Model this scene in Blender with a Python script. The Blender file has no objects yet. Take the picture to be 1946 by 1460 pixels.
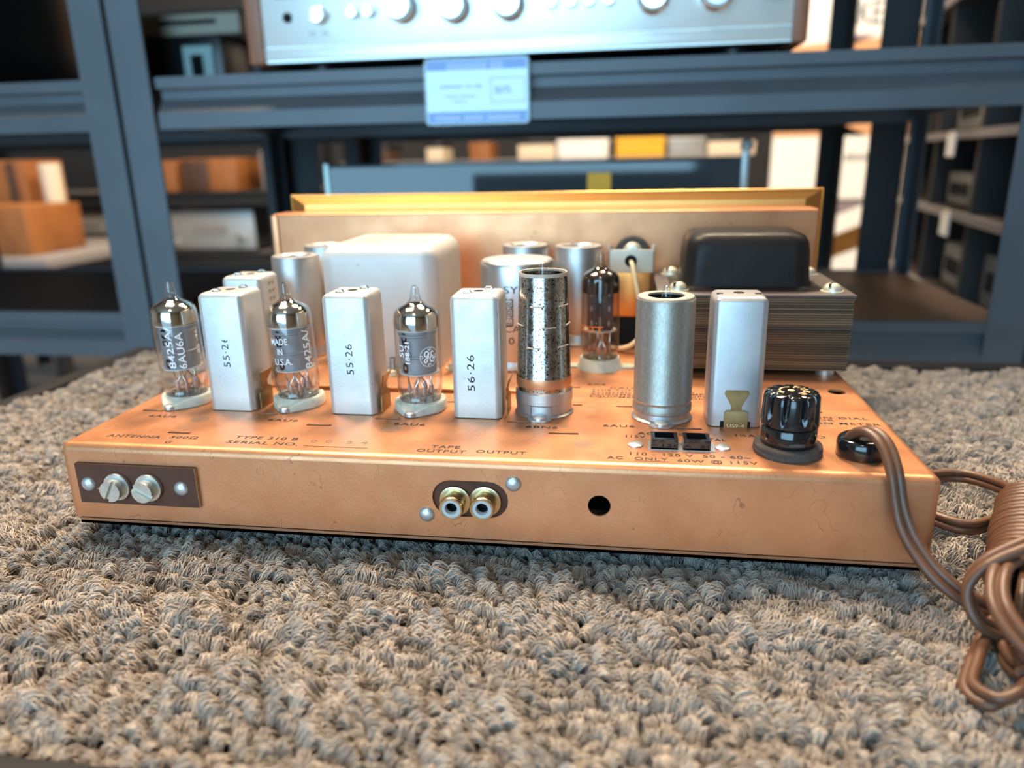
import bpy, bmesh, math, random
import numpy as np
from mathutils import Vector, Matrix

S = 0.001            # all dimensions below are written in millimetres
R_ = math.radians
random.seed(7)
rng = np.random.default_rng(7)
scene = bpy.context.scene
COL = scene.collection

# ------------------------------------------------------------------ camera
cam_d = bpy.data.cameras.new('camera')
cam = bpy.data.objects.new('camera', cam_d)
COL.objects.link(cam)
scene.camera = cam
cam_d.sensor_width = 36.0
cam_d.lens = 1414.263 / 1946 * 36.0
cam_d.clip_start = 0.01
cam_d.clip_end = 30
yaw, pit, rol = R_(-8.963), R_(16.849), R_(-1.195)
fwd = Vector((math.sin(yaw) * math.cos(pit), math.cos(yaw) * math.cos(pit), -math.sin(pit)))
rt = Vector((math.cos(yaw), -math.sin(yaw), 0))
up = rt.cross(fwd)
r2 = math.cos(rol) * rt + math.sin(rol) * up
u2 = -math.sin(rol) * rt + math.cos(rol) * up
cam.matrix_world = Matrix(((r2.x, u2.x, -fwd.x, 209.189 * S), (r2.y, u2.y, -fwd.y, -231.37 * S),
                           (r2.z, u2.z, -fwd.z, 98.492 * S), (0, 0, 0, 1)))
cam_d.dof.use_dof = True
cam_d.dof.focus_distance = 0.272
cam_d.dof.aperture_fstop = 7.2

# ------------------------------------------------------------------ world, lights, exposure
world = bpy.data.worlds.new('world')
scene.world = world
world.use_nodes = True
world.node_tree.nodes['Background'].inputs[0].default_value = (0.5, 0.55, 0.6, 1)
world.node_tree.nodes['Background'].inputs[1].default_value = 0.3
scene.view_settings.view_transform = 'Standard'
scene.view_settings.look = 'None'
scene.view_settings.gamma = 1
scene.view_settings.use_curve_mapping = False
scene.view_settings.exposure = -0.2


def area(name, loc, target, size, energy, color):
    d = bpy.data.lights.new(name, 'AREA')
    d.shape = 'RECTANGLE'
    d.size, d.size_y = size
    d.energy = energy
    d.color = color
    o = bpy.data.objects.new(name, d)
    COL.objects.link(o)
    o.location = loc
    o.rotation_euler = (Vector(target) - Vector(loc)).to_track_quat('-Z', 'Y').to_euler()
    return o


WARM = (1.0, 0.78, 0.55)
COOL = (0.38, 0.73, 1.0)
# daylight through the shop window behind and to the left of the photographer
area('window_daylight', (-0.65, -2.4, 0.55), (-0.65, 0, 0.55), (2.3, 1.9), 108, COOL)
# warm ceiling panels
area('ceiling_panel_light', (0.30, 1.10, 1.75), (0.30, 1.10, 0), (0.40, 0.40), 76, WARM)
area('ceiling_panel_light', (-0.75, 0.55, 1.75), (-0.75, 0.55, 0), (0.35, 0.35), 22, WARM)
area('ceiling_panel_light', (-0.42, 0.50, 1.75), (-0.42, 0.50, 0), (0.30, 0.30), 52, WARM)
area('ceiling_panel_light', (0.1, -1.1, 1.75), (0.1, -1.1, 0), (0.35, 0.35), 9, WARM)
area('ceiling_panel_light', (1.15, 1.2, 1.75), (1.15, 1.2, 0), (0.45, 0.45), 26, WARM)
area('ceiling_panel_light', (-1.2, 2.4, 1.75), (-1.2, 2.4, 0), (0.8, 0.8), 40, WARM)
area('ceiling_panel_light', (0.9, 2.2, 1.75), (0.9, 2.2, 0), (0.6, 0.6), 36, WARM)

# ------------------------------------------------------------------ materials
MATS = {}


def material(name, color, rough=0.5, metal=0.0, var=0.0, var_scale=40.0, bump=0.0, bump_scale=200.0,
             spec=0.5, rough_var=0.0, coat=0.0, color2=None, stretch=(1, 1, 1), emit=None, emit_s=0.0,
             speck=None, speck_scale=300.0, speck_t=0.6):
    m = bpy.data.materials.new(name)
    m.use_nodes = True
    nt = m.node_tree
    b = nt.nodes['Principled BSDF']
    b.inputs['Base Color'].default_value = (*color, 1)
    b.inputs['Roughness'].default_value = rough
    b.inputs['Metallic'].default_value = metal
    b.inputs['Specular IOR Level'].default_value = spec
    b.inputs['Coat Weight'].default_value = coat
    b.inputs['Coat Roughness'].default_value = 0.12
    L = nt.links
    tc = nt.nodes.new('ShaderNodeTexCoord')
    mp = nt.nodes.new('ShaderNodeMapping')
    mp.inputs['Scale'].default_value = stretch
    L.new(tc.outputs['Object'], mp.inputs['Vector'])
    col = None
    if var > 0 or color2 is not None:
        n = nt.nodes.new('ShaderNodeTexNoise')
        n.inputs['Scale'].default_value = var_scale
        n.inputs['Detail'].default_value = 6
        n.inputs['Roughness'].default_value = 0.65
        L.new(mp.outputs[0], n.inputs['Vector'])
        rmp = nt.nodes.new('ShaderNodeValToRGB')
        c2 = color2 if color2 is not None else tuple(max(0, c * (1 - var)) for c in color)
        c1 = color if color2 is not None else tuple(min(1, c * (1 + var * 0.6)) for c in color)
        rmp.color_ramp.elements[0].color = (*c2, 1)
        rmp.color_ramp.elements[0].position = 0.32
        rmp.color_ramp.elements[1].color = (*c1, 1)
        rmp.color_ramp.elements[1].position = 0.66
        L.new(n.outputs['Fac'], rmp.inputs[0])
        col = rmp.outputs[0]
    if speck is not None:
        n = nt.nodes.new('ShaderNodeTexNoise')
        n.inputs['Scale'].default_value = speck_scale
        n.inputs['Detail'].default_value = 3
        L.new(mp.outputs[0], n.inputs['Vector'])
        rp = nt.nodes.new('ShaderNodeValToRGB')
        rp.color_ramp.elements[0].position = speck_t
        rp.color_ramp.elements[0].color = (0, 0, 0, 1)
        rp.color_ramp.elements[1].position = min(1, speck_t + 0.05)
        L.new(n.outputs['Fac'], rp.inputs[0])
        mx = nt.nodes.new('ShaderNodeMix')
        mx.data_type = 'RGBA'
        L.new(rp.outputs[0], mx.inputs[0])
        if col:
            L.new(col, mx.inputs[6])
        else:
            mx.inputs[6].default_value = (*color, 1)
        mx.inputs[7].default_value = (*speck, 1)
        col = mx.outputs[2]
    if col:
        L.new(col, b.inputs['Base Color'])
    if rough_var > 0:
        n = nt.nodes.new('ShaderNodeTexNoise')
        n.inputs['Scale'].default_value = var_scale * 2.3
        n.inputs['Detail'].default_value = 5
        L.new(mp.outputs[0], n.inputs['Vector'])
        mr = nt.nodes.new('ShaderNodeMapRange')
        mr.inputs[1].default_value = 0.3
        mr.inputs[2].default_value = 0.7
        mr.inputs[3].default_value = max(0.02, rough - rough_var)
        mr.inputs[4].default_value = min(1, rough + rough_var)
        L.new(n.outputs['Fac'], mr.inputs[0])
        L.new(mr.outputs[0], b.inputs['Roughness'])
    if bump > 0:
        n = nt.nodes.new('ShaderNodeTexNoise')
        n.inputs['Scale'].default_value = bump_scale
        n.inputs['Detail'].default_value = 4
        L.new(mp.outputs[0], n.inputs['Vector'])
        bp = nt.nodes.new('ShaderNodeBump')
        bp.inputs['Strength'].default_value = bump
        bp.inputs['Distance'].default_value = 0.0004
        L.new(n.outputs['Fac'], bp.inputs['Height'])
        L.new(bp.outputs[0], b.inputs['Normal'])
    if emit:
        b.inputs['Emission Color'].default_value = (*emit, 1)
        b.inputs['Emission Strength'].default_value = emit_s
    MATS[name] = m
    return m


M = MATS


def copper(name, spots=()):
    """lacquered copper plate: fine brushed grain, darker tarnish, a few round stains of its own"""
    m = material(name, (0.70, 0.318, 0.158), rough=0.38, metal=0.68, bump=0.12, bump_scale=900, rough_var=0.06,
                 var_scale=30, color2=(0.58, 0.25, 0.118), speck=(0.36, 0.20, 0.11), speck_scale=420, speck_t=0.70)
    nt = m.node_tree
    L = nt.links
    b = nt.nodes['Principled BSDF']
    tc = [n for n in nt.nodes if n.type == 'TEX_COORD'][0]
    src = b.inputs['Base Color'].links[0].from_socket
    # thin dark scratches
    w = nt.nodes.new('ShaderNodeTexVoronoi')
    w.feature = 'DISTANCE_TO_EDGE'
    w.inputs['Scale'].default_value = 42
    nz = nt.nodes.new('ShaderNodeTexNoise')
    nz.inputs['Scale'].default_value = 26
    nz.inputs['Detail'].default_value = 4
    add = nt.nodes.new('ShaderNodeMix')
    add.data_type = 'VECTOR'
    add.inputs[0].default_value = 0.12
    L.new(tc.outputs['Object'], nz.inputs['Vector'])
    L.new(tc.outputs['Object'], add.inputs[4])
    L.new(nz.outputs['Color'], add.inputs[5])
    L.new(add.outputs[1], w.inputs['Vector'])
    lt = nt.nodes.new('ShaderNodeMath')
    lt.operation = 'LESS_THAN'
    lt.inputs[1].default_value = 0.006
    L.new(w.outputs['Distance'], lt.inputs[0])
    n2 = nt.nodes.new('ShaderNodeTexNoise')
    n2.inputs['Scale'].default_value = 60
    L.new(tc.outputs['Object'], n2.inputs['Vector'])
    gt = nt.nodes.new('ShaderNodeMath')
    gt.operation = 'GREATER_THAN'
    gt.inputs[1].default_value = 0.57
    L.new(n2.outputs['Fac'], gt.inputs[0])
    mu = nt.nodes.new('ShaderNodeMath')
    mu.operation = 'MULTIPLY'
    L.new(lt.outputs[0], mu.inputs[0])
    L.new(gt.outputs[0], mu.inputs[1])
    mu2 = nt.nodes.new('ShaderNodeMath')
    mu2.operation = 'MULTIPLY'
    mu2.inputs[1].default_value = 0.55
    L.new(mu.outputs[0], mu2.inputs[0])
    mx = nt.nodes.new('ShaderNodeMix')
    mx.data_type = 'RGBA'
    L.new(mu2.outputs[0], mx.inputs[0])
    L.new(src, mx.inputs[6])
    mx.inputs[7].default_value = (0.22, 0.12, 0.07, 1)
    src = mx.outputs[2]
    for (x, y, z, r, k) in spots:
        vd = nt.nodes.new('ShaderNodeVectorMath')
        vd.operation = 'DISTANCE'
        L.new(tc.outputs['Object'], vd.inputs[0])
        vd.inputs[1].default_value = (x * S, y * S, z * S)
        mr = nt.nodes.new('ShaderNodeMapRange')
        mr.inputs[1].default_value = r * S
        mr.inputs[2].default_value = r * S * 0.72
        mr.inputs[3].default_value = 0
        mr.inputs[4].default_value = k
        L.new(vd.outputs['Value'], mr.inputs[0])
        mx = nt.nodes.new('ShaderNodeMix')
        mx.data_type = 'RGBA'
        L.new(mr.outputs[0], mx.inputs[0])
        L.new(src, mx.inputs[6])
        mx.inputs[7].default_value = (0.33, 0.24, 0.17, 1)
        src = mx.outputs[2]
    L.new(src, b.inputs['Base Color'])
    return m


copper('copper_deck', [(39.7, 30.5, 0, 4.2, .75), (120.7, 27.2, 0, 5.0, .7), (194.7, 19.1, 0, 4.2, .7),
                       (197, 60, 0, 3, .45), (199, 55, 0, 2, .45), (187, 36, 0, 2.2, .5), (284, 47.5, 0, 3.2, .5),
                       (247, 10, 0, 5.5, .4), (216, 24, 0, 4, .3)])
copper('copper_box')


def lamination_mat():
    m = MATS['lamination']
    nt = m.node_tree
    g = nt.nodes.new('ShaderNodeNewGeometry')
    r = nt.nodes.new('ShaderNodeValToRGB')
    r.color_ramp.elements[0].color = (0.030, 0.022, 0.017, 1)
    r.color_ramp.elements[1].color = (0.24, 0.165, 0.09, 1)
    nt.links.new(g.outputs['Random Per Island'], r.inputs[0])
    b = nt.nodes['Principled BSDF']
    mx = nt.nodes.new('ShaderNodeMix')
    mx.data_type = 'RGBA'
    mx.inputs[0].default_value = 0.6
    nt.links.new(b.inputs['Base Color'].links[0].from_socket, mx.inputs[6])
    nt.links.new(r.outputs[0], mx.inputs[7])
    nt.links.new(mx.outputs[2], b.inputs['Base Color'])


material('copper_edge', (0.55, 0.26, 0.14), rough=0.45, metal=0.8, var=0.2)
material('copper_shaded', (0.72, 0.27, 0.07), rough=0.35, metal=0.85)  # bracket copper with its shade put into the colour
material('gold', (0.66, 0.33, 0.10), rough=0.32, metal=1.0, var=0.08, var_scale=20)
material('can_white', (0.60, 0.60, 0.585), rough=0.40, metal=0.55, bump=0.10, bump_scale=1500, var=0.07, var_scale=60,
         speck=(0.34, 0.31, 0.28), speck_scale=500, speck_t=0.71, rough_var=0.08)
material('can_grey', (0.46, 0.46, 0.47), rough=0.38, metal=0.7, bump=0.06, bump_scale=2200, var=0.1, var_scale=60,
         speck=(0.85, 0.85, 0.85), speck_scale=420, speck_t=0.74)
material('box_white', (0.60, 0.585, 0.56), rough=0.45, metal=0.15, bump=0.1, bump_scale=500, var=0.06, var_scale=30,
         speck=(0.42, 0.38, 0.34), speck_scale=160, speck_t=0.74)
material('aluminium', (0.52, 0.52, 0.52), rough=0.42, metal=0.9, var=0.12, var_scale=50, bump=0.1, bump_scale=600)
material('alu_bright', (0.60, 0.61, 0.62), rough=0.36, metal=1.0, var=0.15, var_scale=40)
material('shield_steel', (0.60, 0.59, 0.57), rough=0.20, metal=1.0, rough_var=0.1, var_scale=260, color2=(0.40, 0.37, 0.33),
         speck=(0.08, 0.062, 0.05), speck_scale=1500, speck_t=0.56)
material('shield_grey', (0.36, 0.34, 0.30), rough=0.42, metal=0.75, var=0.18, var_scale=1400, bump=0.06, bump_scale=2000,
         stretch=(1, 1, 0.4))
material('shield_rim', (0.55, 0.46, 0.38), rough=0.6, metal=0.4, var=0.25, var_scale=300)
material('brass_clip', (0.27, 0.17, 0.07), rough=0.4, metal=0.85, var=0.25, var_scale=120)
material('steel_tab', (0.55, 0.55, 0.54), rough=0.3, metal=0.9)
material('rivet', (0.56, 0.58, 0.60), rough=0.38, metal=0.75, var=0.1, var_scale=300, bump=0.15, bump_scale=900)
material('screw_zinc', (0.62, 0.63, 0.58), rough=0.35, metal=0.85, var=0.2, var_scale=250)
material('phenolic', (0.10, 0.040, 0.025), rough=0.55, spec=0.2, var=0.2, var_scale=150, bump=0.1)
material('phenolic_raw', (0.50, 0.30, 0.17), rough=0.8, var=0.3, var_scale=500)
material('ceramic', (0.56, 0.58, 0.50), rough=0.45, var=0.18, var_scale=200, bump=0.2, bump_scale=500)
material('bakelite', (0.008, 0.008, 0.009), rough=0.12, spec=0.6, coat=0.4)
material('rubber', (0.075, 0.062, 0.055), rough=0.8, spec=0.2, var=0.25, var_scale=300, bump=0.5, bump_scale=500)
material('black_void', (0.004, 0.004, 0.005), rough=0.9)
material('ink', (0.018, 0.016, 0.016), rough=0.7)
material('ink_faded', (0.17, 0.11, 0.08), rough=0.7)
material('print_white', (0.82, 0.83, 0.84), rough=0.6)
material('print_gold', (0.80, 0.55, 0.30), rough=0.5)
material('print_orange', (0.80, 0.24, 0.04), rough=0.5)
material('jack_gold', (0.58, 0.46, 0.27), rough=0.25, metal=1.0, var=0.2, var_scale=200)
material('jack_insulator', (0.45, 0.47, 0.48), rough=0.5)
material('transformer_black', (0.015, 0.012, 0.011), rough=0.42, spec=0.15, bump=0.2, bump_scale=350, rough_var=0.1,
         speck=(0.12, 0.07, 0.05), speck_scale=120, speck_t=0.74)
material('transformer_flange', (0.10, 0.085, 0.08), rough=0.5, metal=0.3, var=0.2)
material('lamination', (0.17, 0.115, 0.065), rough=0.34, metal=0.4, color2=(0.055, 0.040, 0.028), var_scale=180,
         stretch=(0.15, 0.15, 6), coat=0.3)
lamination_mat()
material('screw_cream', (0.66, 0.62, 0.48), rough=0.4, metal=0.5, var=0.15, var_scale=200)
material('bracket_cream', (0.62, 0.56, 0.44), rough=0.5, metal=0.2, var=0.12, var_scale=100)
material('wire_cream', (0.80, 0.62, 0.36), rough=0.5)
material('cord_brown', (0.110, 0.050, 0.028), rough=0.42, var=0.15, var_scale=60, bump=0.15, bump_scale=300)
material('tube_plate', (0.27, 0.275, 0.29), rough=0.5, metal=0.3, var=0.1, var_scale=200)
material('tube_plate_dark', (0.035, 0.019, 0.020), rough=0.45, metal=0.3)
material('getter', (0.66, 0.58, 0.49), rough=0.09, metal=1.0)
material('getter_dark', (0.060, 0.047, 0.040), rough=0.14, metal=0.7)
material('mica', (0.55, 0.55, 0.55), rough=0.3)
material('tube_lead', (0.45, 0.36, 0.30), rough=0.25, metal=1.0)
material('bead', (0.50, 0.24, 0.18), rough=0.15, coat=0.5)
material('rack_steel', (0.082, 0.096, 0.112), rough=0.45, metal=0.25, var=0.12, var_scale=8)
material('shelf_board', (0.030, 0.026, 0.025), rough=0.5, var=0.15, var_scale=12)
material('shelf_board_brown', (0.20, 0.10, 0.055), rough=0.55, var=0.12, var_scale=12)
material('table_trim', (0.012, 0.013, 0.015), rough=0.5)
material('table_body', (0.05, 0.05, 0.055), rough=0.6)
material('carpet_base', (0.08, 0.072, 0.068), rough=0.95, var=0.3, var_scale=200)
material('receiver_face', (0.80, 0.86, 0.85), rough=0.34, metal=0.55, var=0.03, stretch=(1, 1, 30), var_scale=30)
material('receiver_knob', (0.80, 0.84, 0.86), rough=0.16, metal=1.0)
material('walnut', (0.30, 0.115, 0.055), rough=0.45, color2=(0.20, 0.075, 0.036), var_scale=18, stretch=(8, 1, 0.7))
material('wood_orange', (0.34, 0.13, 0.035), rough=0.5, color2=(0.24, 0.085, 0.022), var_scale=10, stretch=(6, 1, 0.7))
material('wood_dark', (0.09, 0.045, 0.028), rough=0.5, color2=(0.05, 0.028, 0.02), var_scale=10, stretch=(6, 1, 0.7))
material('black_plastic', (0.012, 0.013, 0.015), rough=0.35)
material('smoked_acrylic', (0.03, 0.045, 0.055), rough=0.06, spec=0.6)
material('clear_edge', (0.55, 0.80, 0.80), rough=0.15)
material('hifi_silver', (0.42, 0.44, 0.44), rough=0.4, metal=0.5)
material('hifi_black', (0.010, 0.012, 0.014), rough=0.25)
material('paper_white', (0.82, 0.84, 0.85), rough=0.6)
material('paper_blue', (0.11, 0.24, 0.62), rough=0.6)
material('paper_tan', (0.62, 0.34, 0.18), rough=0.6)
material('paper_mauve', (0.24, 0.20, 0.24), rough=0.6)
material('paper_yellow', (0.75, 0.42, 0.03), rough=0.6)
material('cream', (0.72, 0.62, 0.48), rough=0.55)
material('grey_mid', (0.22, 0.21, 0.22), rough=0.5)
material('ink_grey', (0.12, 0.13, 0.15), rough=0.7)
material('floor_pale', (0.46, 0.43, 0.41), rough=0.5, var=0.1, var_scale=4)
material('rack_black', (0.008, 0.010, 0.013), rough=0.5)  # on the back-to-back racks this black paints in the missing light
material('wall_paint', (0.020, 0.022, 0.026), rough=0.8)
material('wall_dull', (0.24, 0.24, 0.24), rough=0.8)
material('wall_light', (0.50, 0.49, 0.48), rough=0.8)
material('ceiling_dark', (0.38, 0.35, 0.31), rough=0.8)


def glass_mat(name, tint, refl):
    m = bpy.data.materials.new(name)
    m.use_nodes = True
    nt = m.node_tree
    nt.nodes.remove(nt.nodes['Principled BSDF'])
    out = nt.nodes['Material Output']
    tr = nt.nodes.new('ShaderNodeBsdfTransparent')
    tr.inputs[0].default_value = (*tint, 1)
    gl = nt.nodes.new('ShaderNodeBsdfGlossy')
    gl.inputs['Roughness'].default_value = 0.03
    gl.inputs[0].default_value = (1, 1, 1, 1)
    lw = nt.nodes.new('ShaderNodeLayerWeight')
    lw.inputs[0].default_value = 0.5
    pw = nt.nodes.new('ShaderNodeMath')
    pw.operation = 'POWER'
    pw.inputs[1].default_value = 2.8
    nt.links.new(lw.outputs['Facing'], pw.inputs[0])
    fr = nt.nodes.new('ShaderNodeMath')
    fr.operation = 'MULTIPLY_ADD'
    fr.inputs[1].default_value = 0.80
    fr.inputs[2].default_value = ((refl - 1) / (refl + 1)) ** 2 * 1.6
    nt.links.new(pw.outputs[0], fr.inputs[0])
    mc = nt.nodes.new('ShaderNodeMix')      # longer way through the wall at the rim: a little darker
    mc.data_type = 'RGBA'
    mc.inputs[6].default_value = (*tint, 1)
    mc.inputs[7].default_value = (tint[0] * .62, tint[1] * .62, tint[2] * .62, 1)
    nt.links.new(pw.outputs[0], mc.inputs[0])
    nt.links.new(mc.outputs[2], tr.inputs[0])
    mx = nt.nodes.new('ShaderNodeMixShader')
    nt.links.new(fr.outputs[0], mx.inputs[0])
    nt.links.new(tr.outputs[0], mx.inputs[1])
    nt.links.new(gl.outputs[0], mx.inputs[2])
    nt.links.new(mx.outputs[0], out.inputs[0])
    MATS[name] = m


glass_mat('glass', (0.95, 0.96, 0.96), 1.5)
glass_mat('glass_smoke', (0.91, 0.87, 0.83), 1.45)
glass_mat('acrylic', (0.90, 0.95, 0.96), 1.42)


def carpet_mat():
    m = bpy.data.materials.new('carpet_yarn')
    m.use_nodes = True
    nt = m.node_tree
    L = nt.links
    b = nt.nodes['Principled BSDF']
    b.inputs['Roughness'].default_value = 0.62
    b.inputs['Specular IOR Level'].default_value = 0.35
    b.inputs['Sheen Weight'].default_value = 0.25
    oi = nt.nodes.new('ShaderNodeObjectInfo')
    r = nt.nodes.new('ShaderNodeValToRGB')
    e = r.color_ramp.elements
    e[0].color = (0.165, 0.145, 0.13, 1)
    e[1].color = (0.60, 0.52, 0.44, 1)
    k = e.new(0.5)
    k.color = (0.34, 0.295, 0.258, 1)
    tc = nt.nodes.new('ShaderNodeTexCoord')
    n = nt.nodes.new('ShaderNodeTexNoise')
    n.inputs['Scale'].default_value = 420
    n.inputs['Detail'].default_value = 2
    L.new(tc.outputs['Object'], n.inputs['Vector'])
    mx = nt.nodes.new('ShaderNodeMath')
    mx.operation = 'MULTIPLY_ADD'
    mx.inputs[1].default_value = 0.45
    L.new(oi.outputs['Random'], mx.inputs[0])
    ad = nt.nodes.new('ShaderNodeMath')
    ad.operation = 'MULTIPLY'
    ad.inputs[1].default_value = 0.55
    L.new(n.outputs['Fac'], ad.inputs[0])
    L.new(ad.outputs[0], mx.inputs[2])
    L.new(mx.outputs[0], r.inputs[0])
    L.new(r.outputs[0], b.inputs['Base Color'])
    MATS['carpet_yarn'] = m


carpet_mat()

# ------------------------------------------------------------------ geometry helpers: a shape is (verts in mm, faces)


def join(*shapes):
    V, F = [], []
    for v, f in shapes:
        o = len(V)
        V.extend([tuple(p) for p in v])
        F.extend([tuple(i + o for i in q) for q in f])
    return V, F


def xf(shape, mat):
    return [tuple(mat @ Vector(p)) for p in shape[0]], shape[1]


def move(shape, x=0, y=0, z=0):
    return [(p[0] + x, p[1] + y, p[2] + z) for p in shape[0]], shape[1]


def rot(shape, axis, deg, center=(0, 0, 0)):
    c = Vector(center)
    m = Matrix.Translation(c) @ Matrix.Rotation(R_(deg), 4, axis) @ Matrix.Translation(-c)
    return xf(shape, m)


def from_bm(bm):
    bm.verts.index_update()
    v = [tuple(p.co) for p in bm.verts]
    f = [tuple(q.index for q in fc.verts) for fc in bm.faces]
    bm.free()
    return v, f


def box(x0, x1, y0, y1, z0, z1, bev=0.0, seg=2, sel=None):
    bm = bmesh.new()
    bmesh.ops.create_cube(bm, size=1)
    for v in bm.verts:
        v.co = Vector(((x0 + x1) / 2 + v.co.x * (x1 - x0), (y0 + y1) / 2 + v.co.y * (y1 - y0),
                       (z0 + z1) / 2 + v.co.z * (z1 - z0)))
    if bev > 0:
        ed = bm.edges[:]
        if sel == 'vert':
            ed = [e for e in ed if abs(e.verts[0].co.z - e.verts[1].co.z) > 1e-6]
        elif sel == 'top':      # vertical edges and the rim of the top
            ed = [e for e in ed if abs(e.verts[0].co.z - e.verts[1].co.z) > 1e-6
                  or (e.verts[0].co.z > (z0 + z1) / 2)]
        bmesh.ops.bevel(bm, geom=ed, offset=bev, segments=seg, affect='EDGES', profile=0.5)
    return from_bm(bm)


def lathe(prof, n=32, c=(0, 0, 0), axis='Z', caps=True):
    V, F = [], []
    m = len(prof)
    for i in range(n):
        a = 2 * math.pi * i / n
        for r, z in prof:
            V.append((r * math.cos(a), r * math.sin(a), z))
    for i in range(n):
        j = (i + 1) % n
        for k in range(m - 1):
            F.append((i * m + k, j * m + k, j * m + k + 1, i * m + k + 1))
    if caps:
        if prof[0][0] > 1e-6:
            F.append(tuple(i * m for i in reversed(range(n))))
        if prof[-1][0] > 1e-6:
            F.append(tuple(i * m + m - 1 for i in range(n)))
    if axis == 'Y-':      # local z points towards the camera (-y)
        V = [(x, -z, y) for x, y, z in V]
    elif axis == 'X':
        V = [(z, x, y) for x, y, z in V]
    return [(x + c[0], y + c[1], z + c[2]) for x, y, z in V], F


def catmull(pts, n=8, closed=False):
    P = [Vector(p) for p in pts]
    out = []
    N = len(P)
    rngi = range(N if closed else N - 1)
    for i in rngi:
        p0 = P[(i - 1) % N] if (closed or i > 0) else P[0] * 2 - P[1]
        p1, p2 = P[i], P[(i + 1) % N]
        p3 = P[(i + 2) % N] if (closed or i + 2 < N) else P[-1] * 2 - P[-2]
        for k in range(n):
            t = k / n
            out.append(0.5 * ((2 * p1) + (-p0 + p2) * t + (2 * p0 - 5 * p1 + 4 * p2 - p3) * t * t
                              + (-p0 + 3 * p1 - 3 * p2 + p3) * t ** 3))
    if not closed:
        out.append(P[-1])
    return out


def sweep(pts, prof, nrm=None, closed=False, caps=True):
    """sweep a closed 2d profile along points; nrm = list of vectors the profile's x axis follows"""
    P = [Vector(p) for p in pts]
    N = len(P)
    V, F = [], []
    prev = None
    for i in range(N):
        if closed:
            t = (P[(i + 1) % N] - P[i - 1]).normalized()
        else:
            t = (P[min(i + 1, N - 1)] - P[max(i - 1, 0)]).normalized()
        if nrm is not None:
            a = Vector(nrm[i])
        elif prev is None:
            a = Vector((0, 0, 1)) if abs(t.z) < 0.9 else Vector((1, 0, 0))
        else:
            a = prev
        a = (a - t * a.dot(t)).normalized()
        prev = a
        b = t.cross(a)
        for u, v in prof:
            V.append(tuple(P[i] + a * u + b * v))
    m = len(prof)
    for i in range(N if closed else N - 1):
        j = (i + 1) % N
        for k in range(m):
            l = (k + 1) % m
            F.append((i * m + k, i * m + l, j * m + l, j * m + k))
    if caps and not closed:
        F.append(tuple(reversed(range(m))))
        F.append(tuple((N - 1) * m + k for k in range(m)))
    return V, F


def circ(r, n=8):
    return [(r * math.cos(2 * math.pi * i / n), r * math.sin(2 * math.pi * i / n)) for i in range(n)]


def tube(pts, r, n=8, closed=False):
    return sweep(pts, circ(r, n), closed=closed)


def _curve_mesh(cd):
    o = bpy.data.objects.new('temp_curve', cd)
    COL.objects.link(o)
    dg = bpy.context.evaluated_depsgraph_get()
    me = bpy.data.meshes.new_from_object(o.evaluated_get(dg))
    v = [tuple(p.co) for p in me.vertices]
    f = [tuple(p.vertices) for p in me.polygons]
    bpy.data.objects.remove(o)
    bpy.data.curves.remove(cd)
    bpy.data.meshes.remove(me)
    return v, f


def plate(outlines, thick):
    """flat plate in xy with holes (every closed outline after the first is a hole), z from -thick to 0"""
    cd = bpy.data.curves.new('temp', 'CURVE')
    cd.dimensions = '2D'
    cd.fill_mode = 'BOTH'
    cd.extrude = thick / 2
    for o in outlines:
        sp = cd.splines.new('POLY')
        sp.points.add(len(o) - 1)
        for i, (x, y) in enumerate(o):
            sp.points[i].co = (x, y, 0, 1)
        sp.use_cyclic_u = True
    return move(_curve_mesh(cd), 0, 0, -thick / 2)


def circle_pts(cx, cy, r, n=24):
    return [(cx + r * math.cos(2 * math.pi * i / n), cy + r * math.sin(2 * math.pi * i / n)) for i in range(n)]


def stadium_pts(cx, cy, w, h, n=10):
    r = h / 2
    o = []
    for i in range(n + 1):
        a = -math.pi / 2 + math.pi * i / n
        o.append((cx + w / 2 - r + r * math.cos(a), cy + r * math.sin(a)))
    for i in range(n + 1):
        a = math.pi / 2 + math.pi * i / n
        o.append((cx - w / 2 + r + r * math.cos(a), cy + r * math.sin(a)))
    return o


def rect_pts(x0, x1, y0, y1):
    return [(x0, y0), (x1, y0), (x1, y1), (x0, y1)]


TXT = {}


def text(body, x0, x1, y0, h, spacing=1.0, bold=0.0):
    """flat lettering in xy fitted to x0..x1, baseline y0, cap height h"""
    key = (body, spacing, bold)
    if key not in TXT:
        cd = bpy.data.curves.new('temp', 'FONT')
        cd.body = body
        cd.size = 10
        cd.space_character = spacing
        cd.resolution_u = 3
        cd.offset = bold
        TXT[key] = _curve_mesh(cd)
    v, f = TXT[key]
    xs = [p[0] for p in v]
    ys = [p[1] for p in v]
    sx = (x1 - x0) / (max(xs) - min(xs))
    caph = 6.95
    sy = h / caph
    return [(x0 + (p[0] - min(xs)) * sx, y0 + p[1] * sy, 0) for p in v], f


def wrap(shape, c, r, a0, z0):
    """wrap flat xy lettering round a vertical cylinder; a0 = angle (deg) of u=0, -90 faces the camera"""
    a0 = R_(a0)
    return [(c[0] + r * math.cos(a0 + p[0] / r), c[1] + r * math.sin(a0 + p[0] / r), z0 + p[1]) for p in shape[0]], shape[1]


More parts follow.
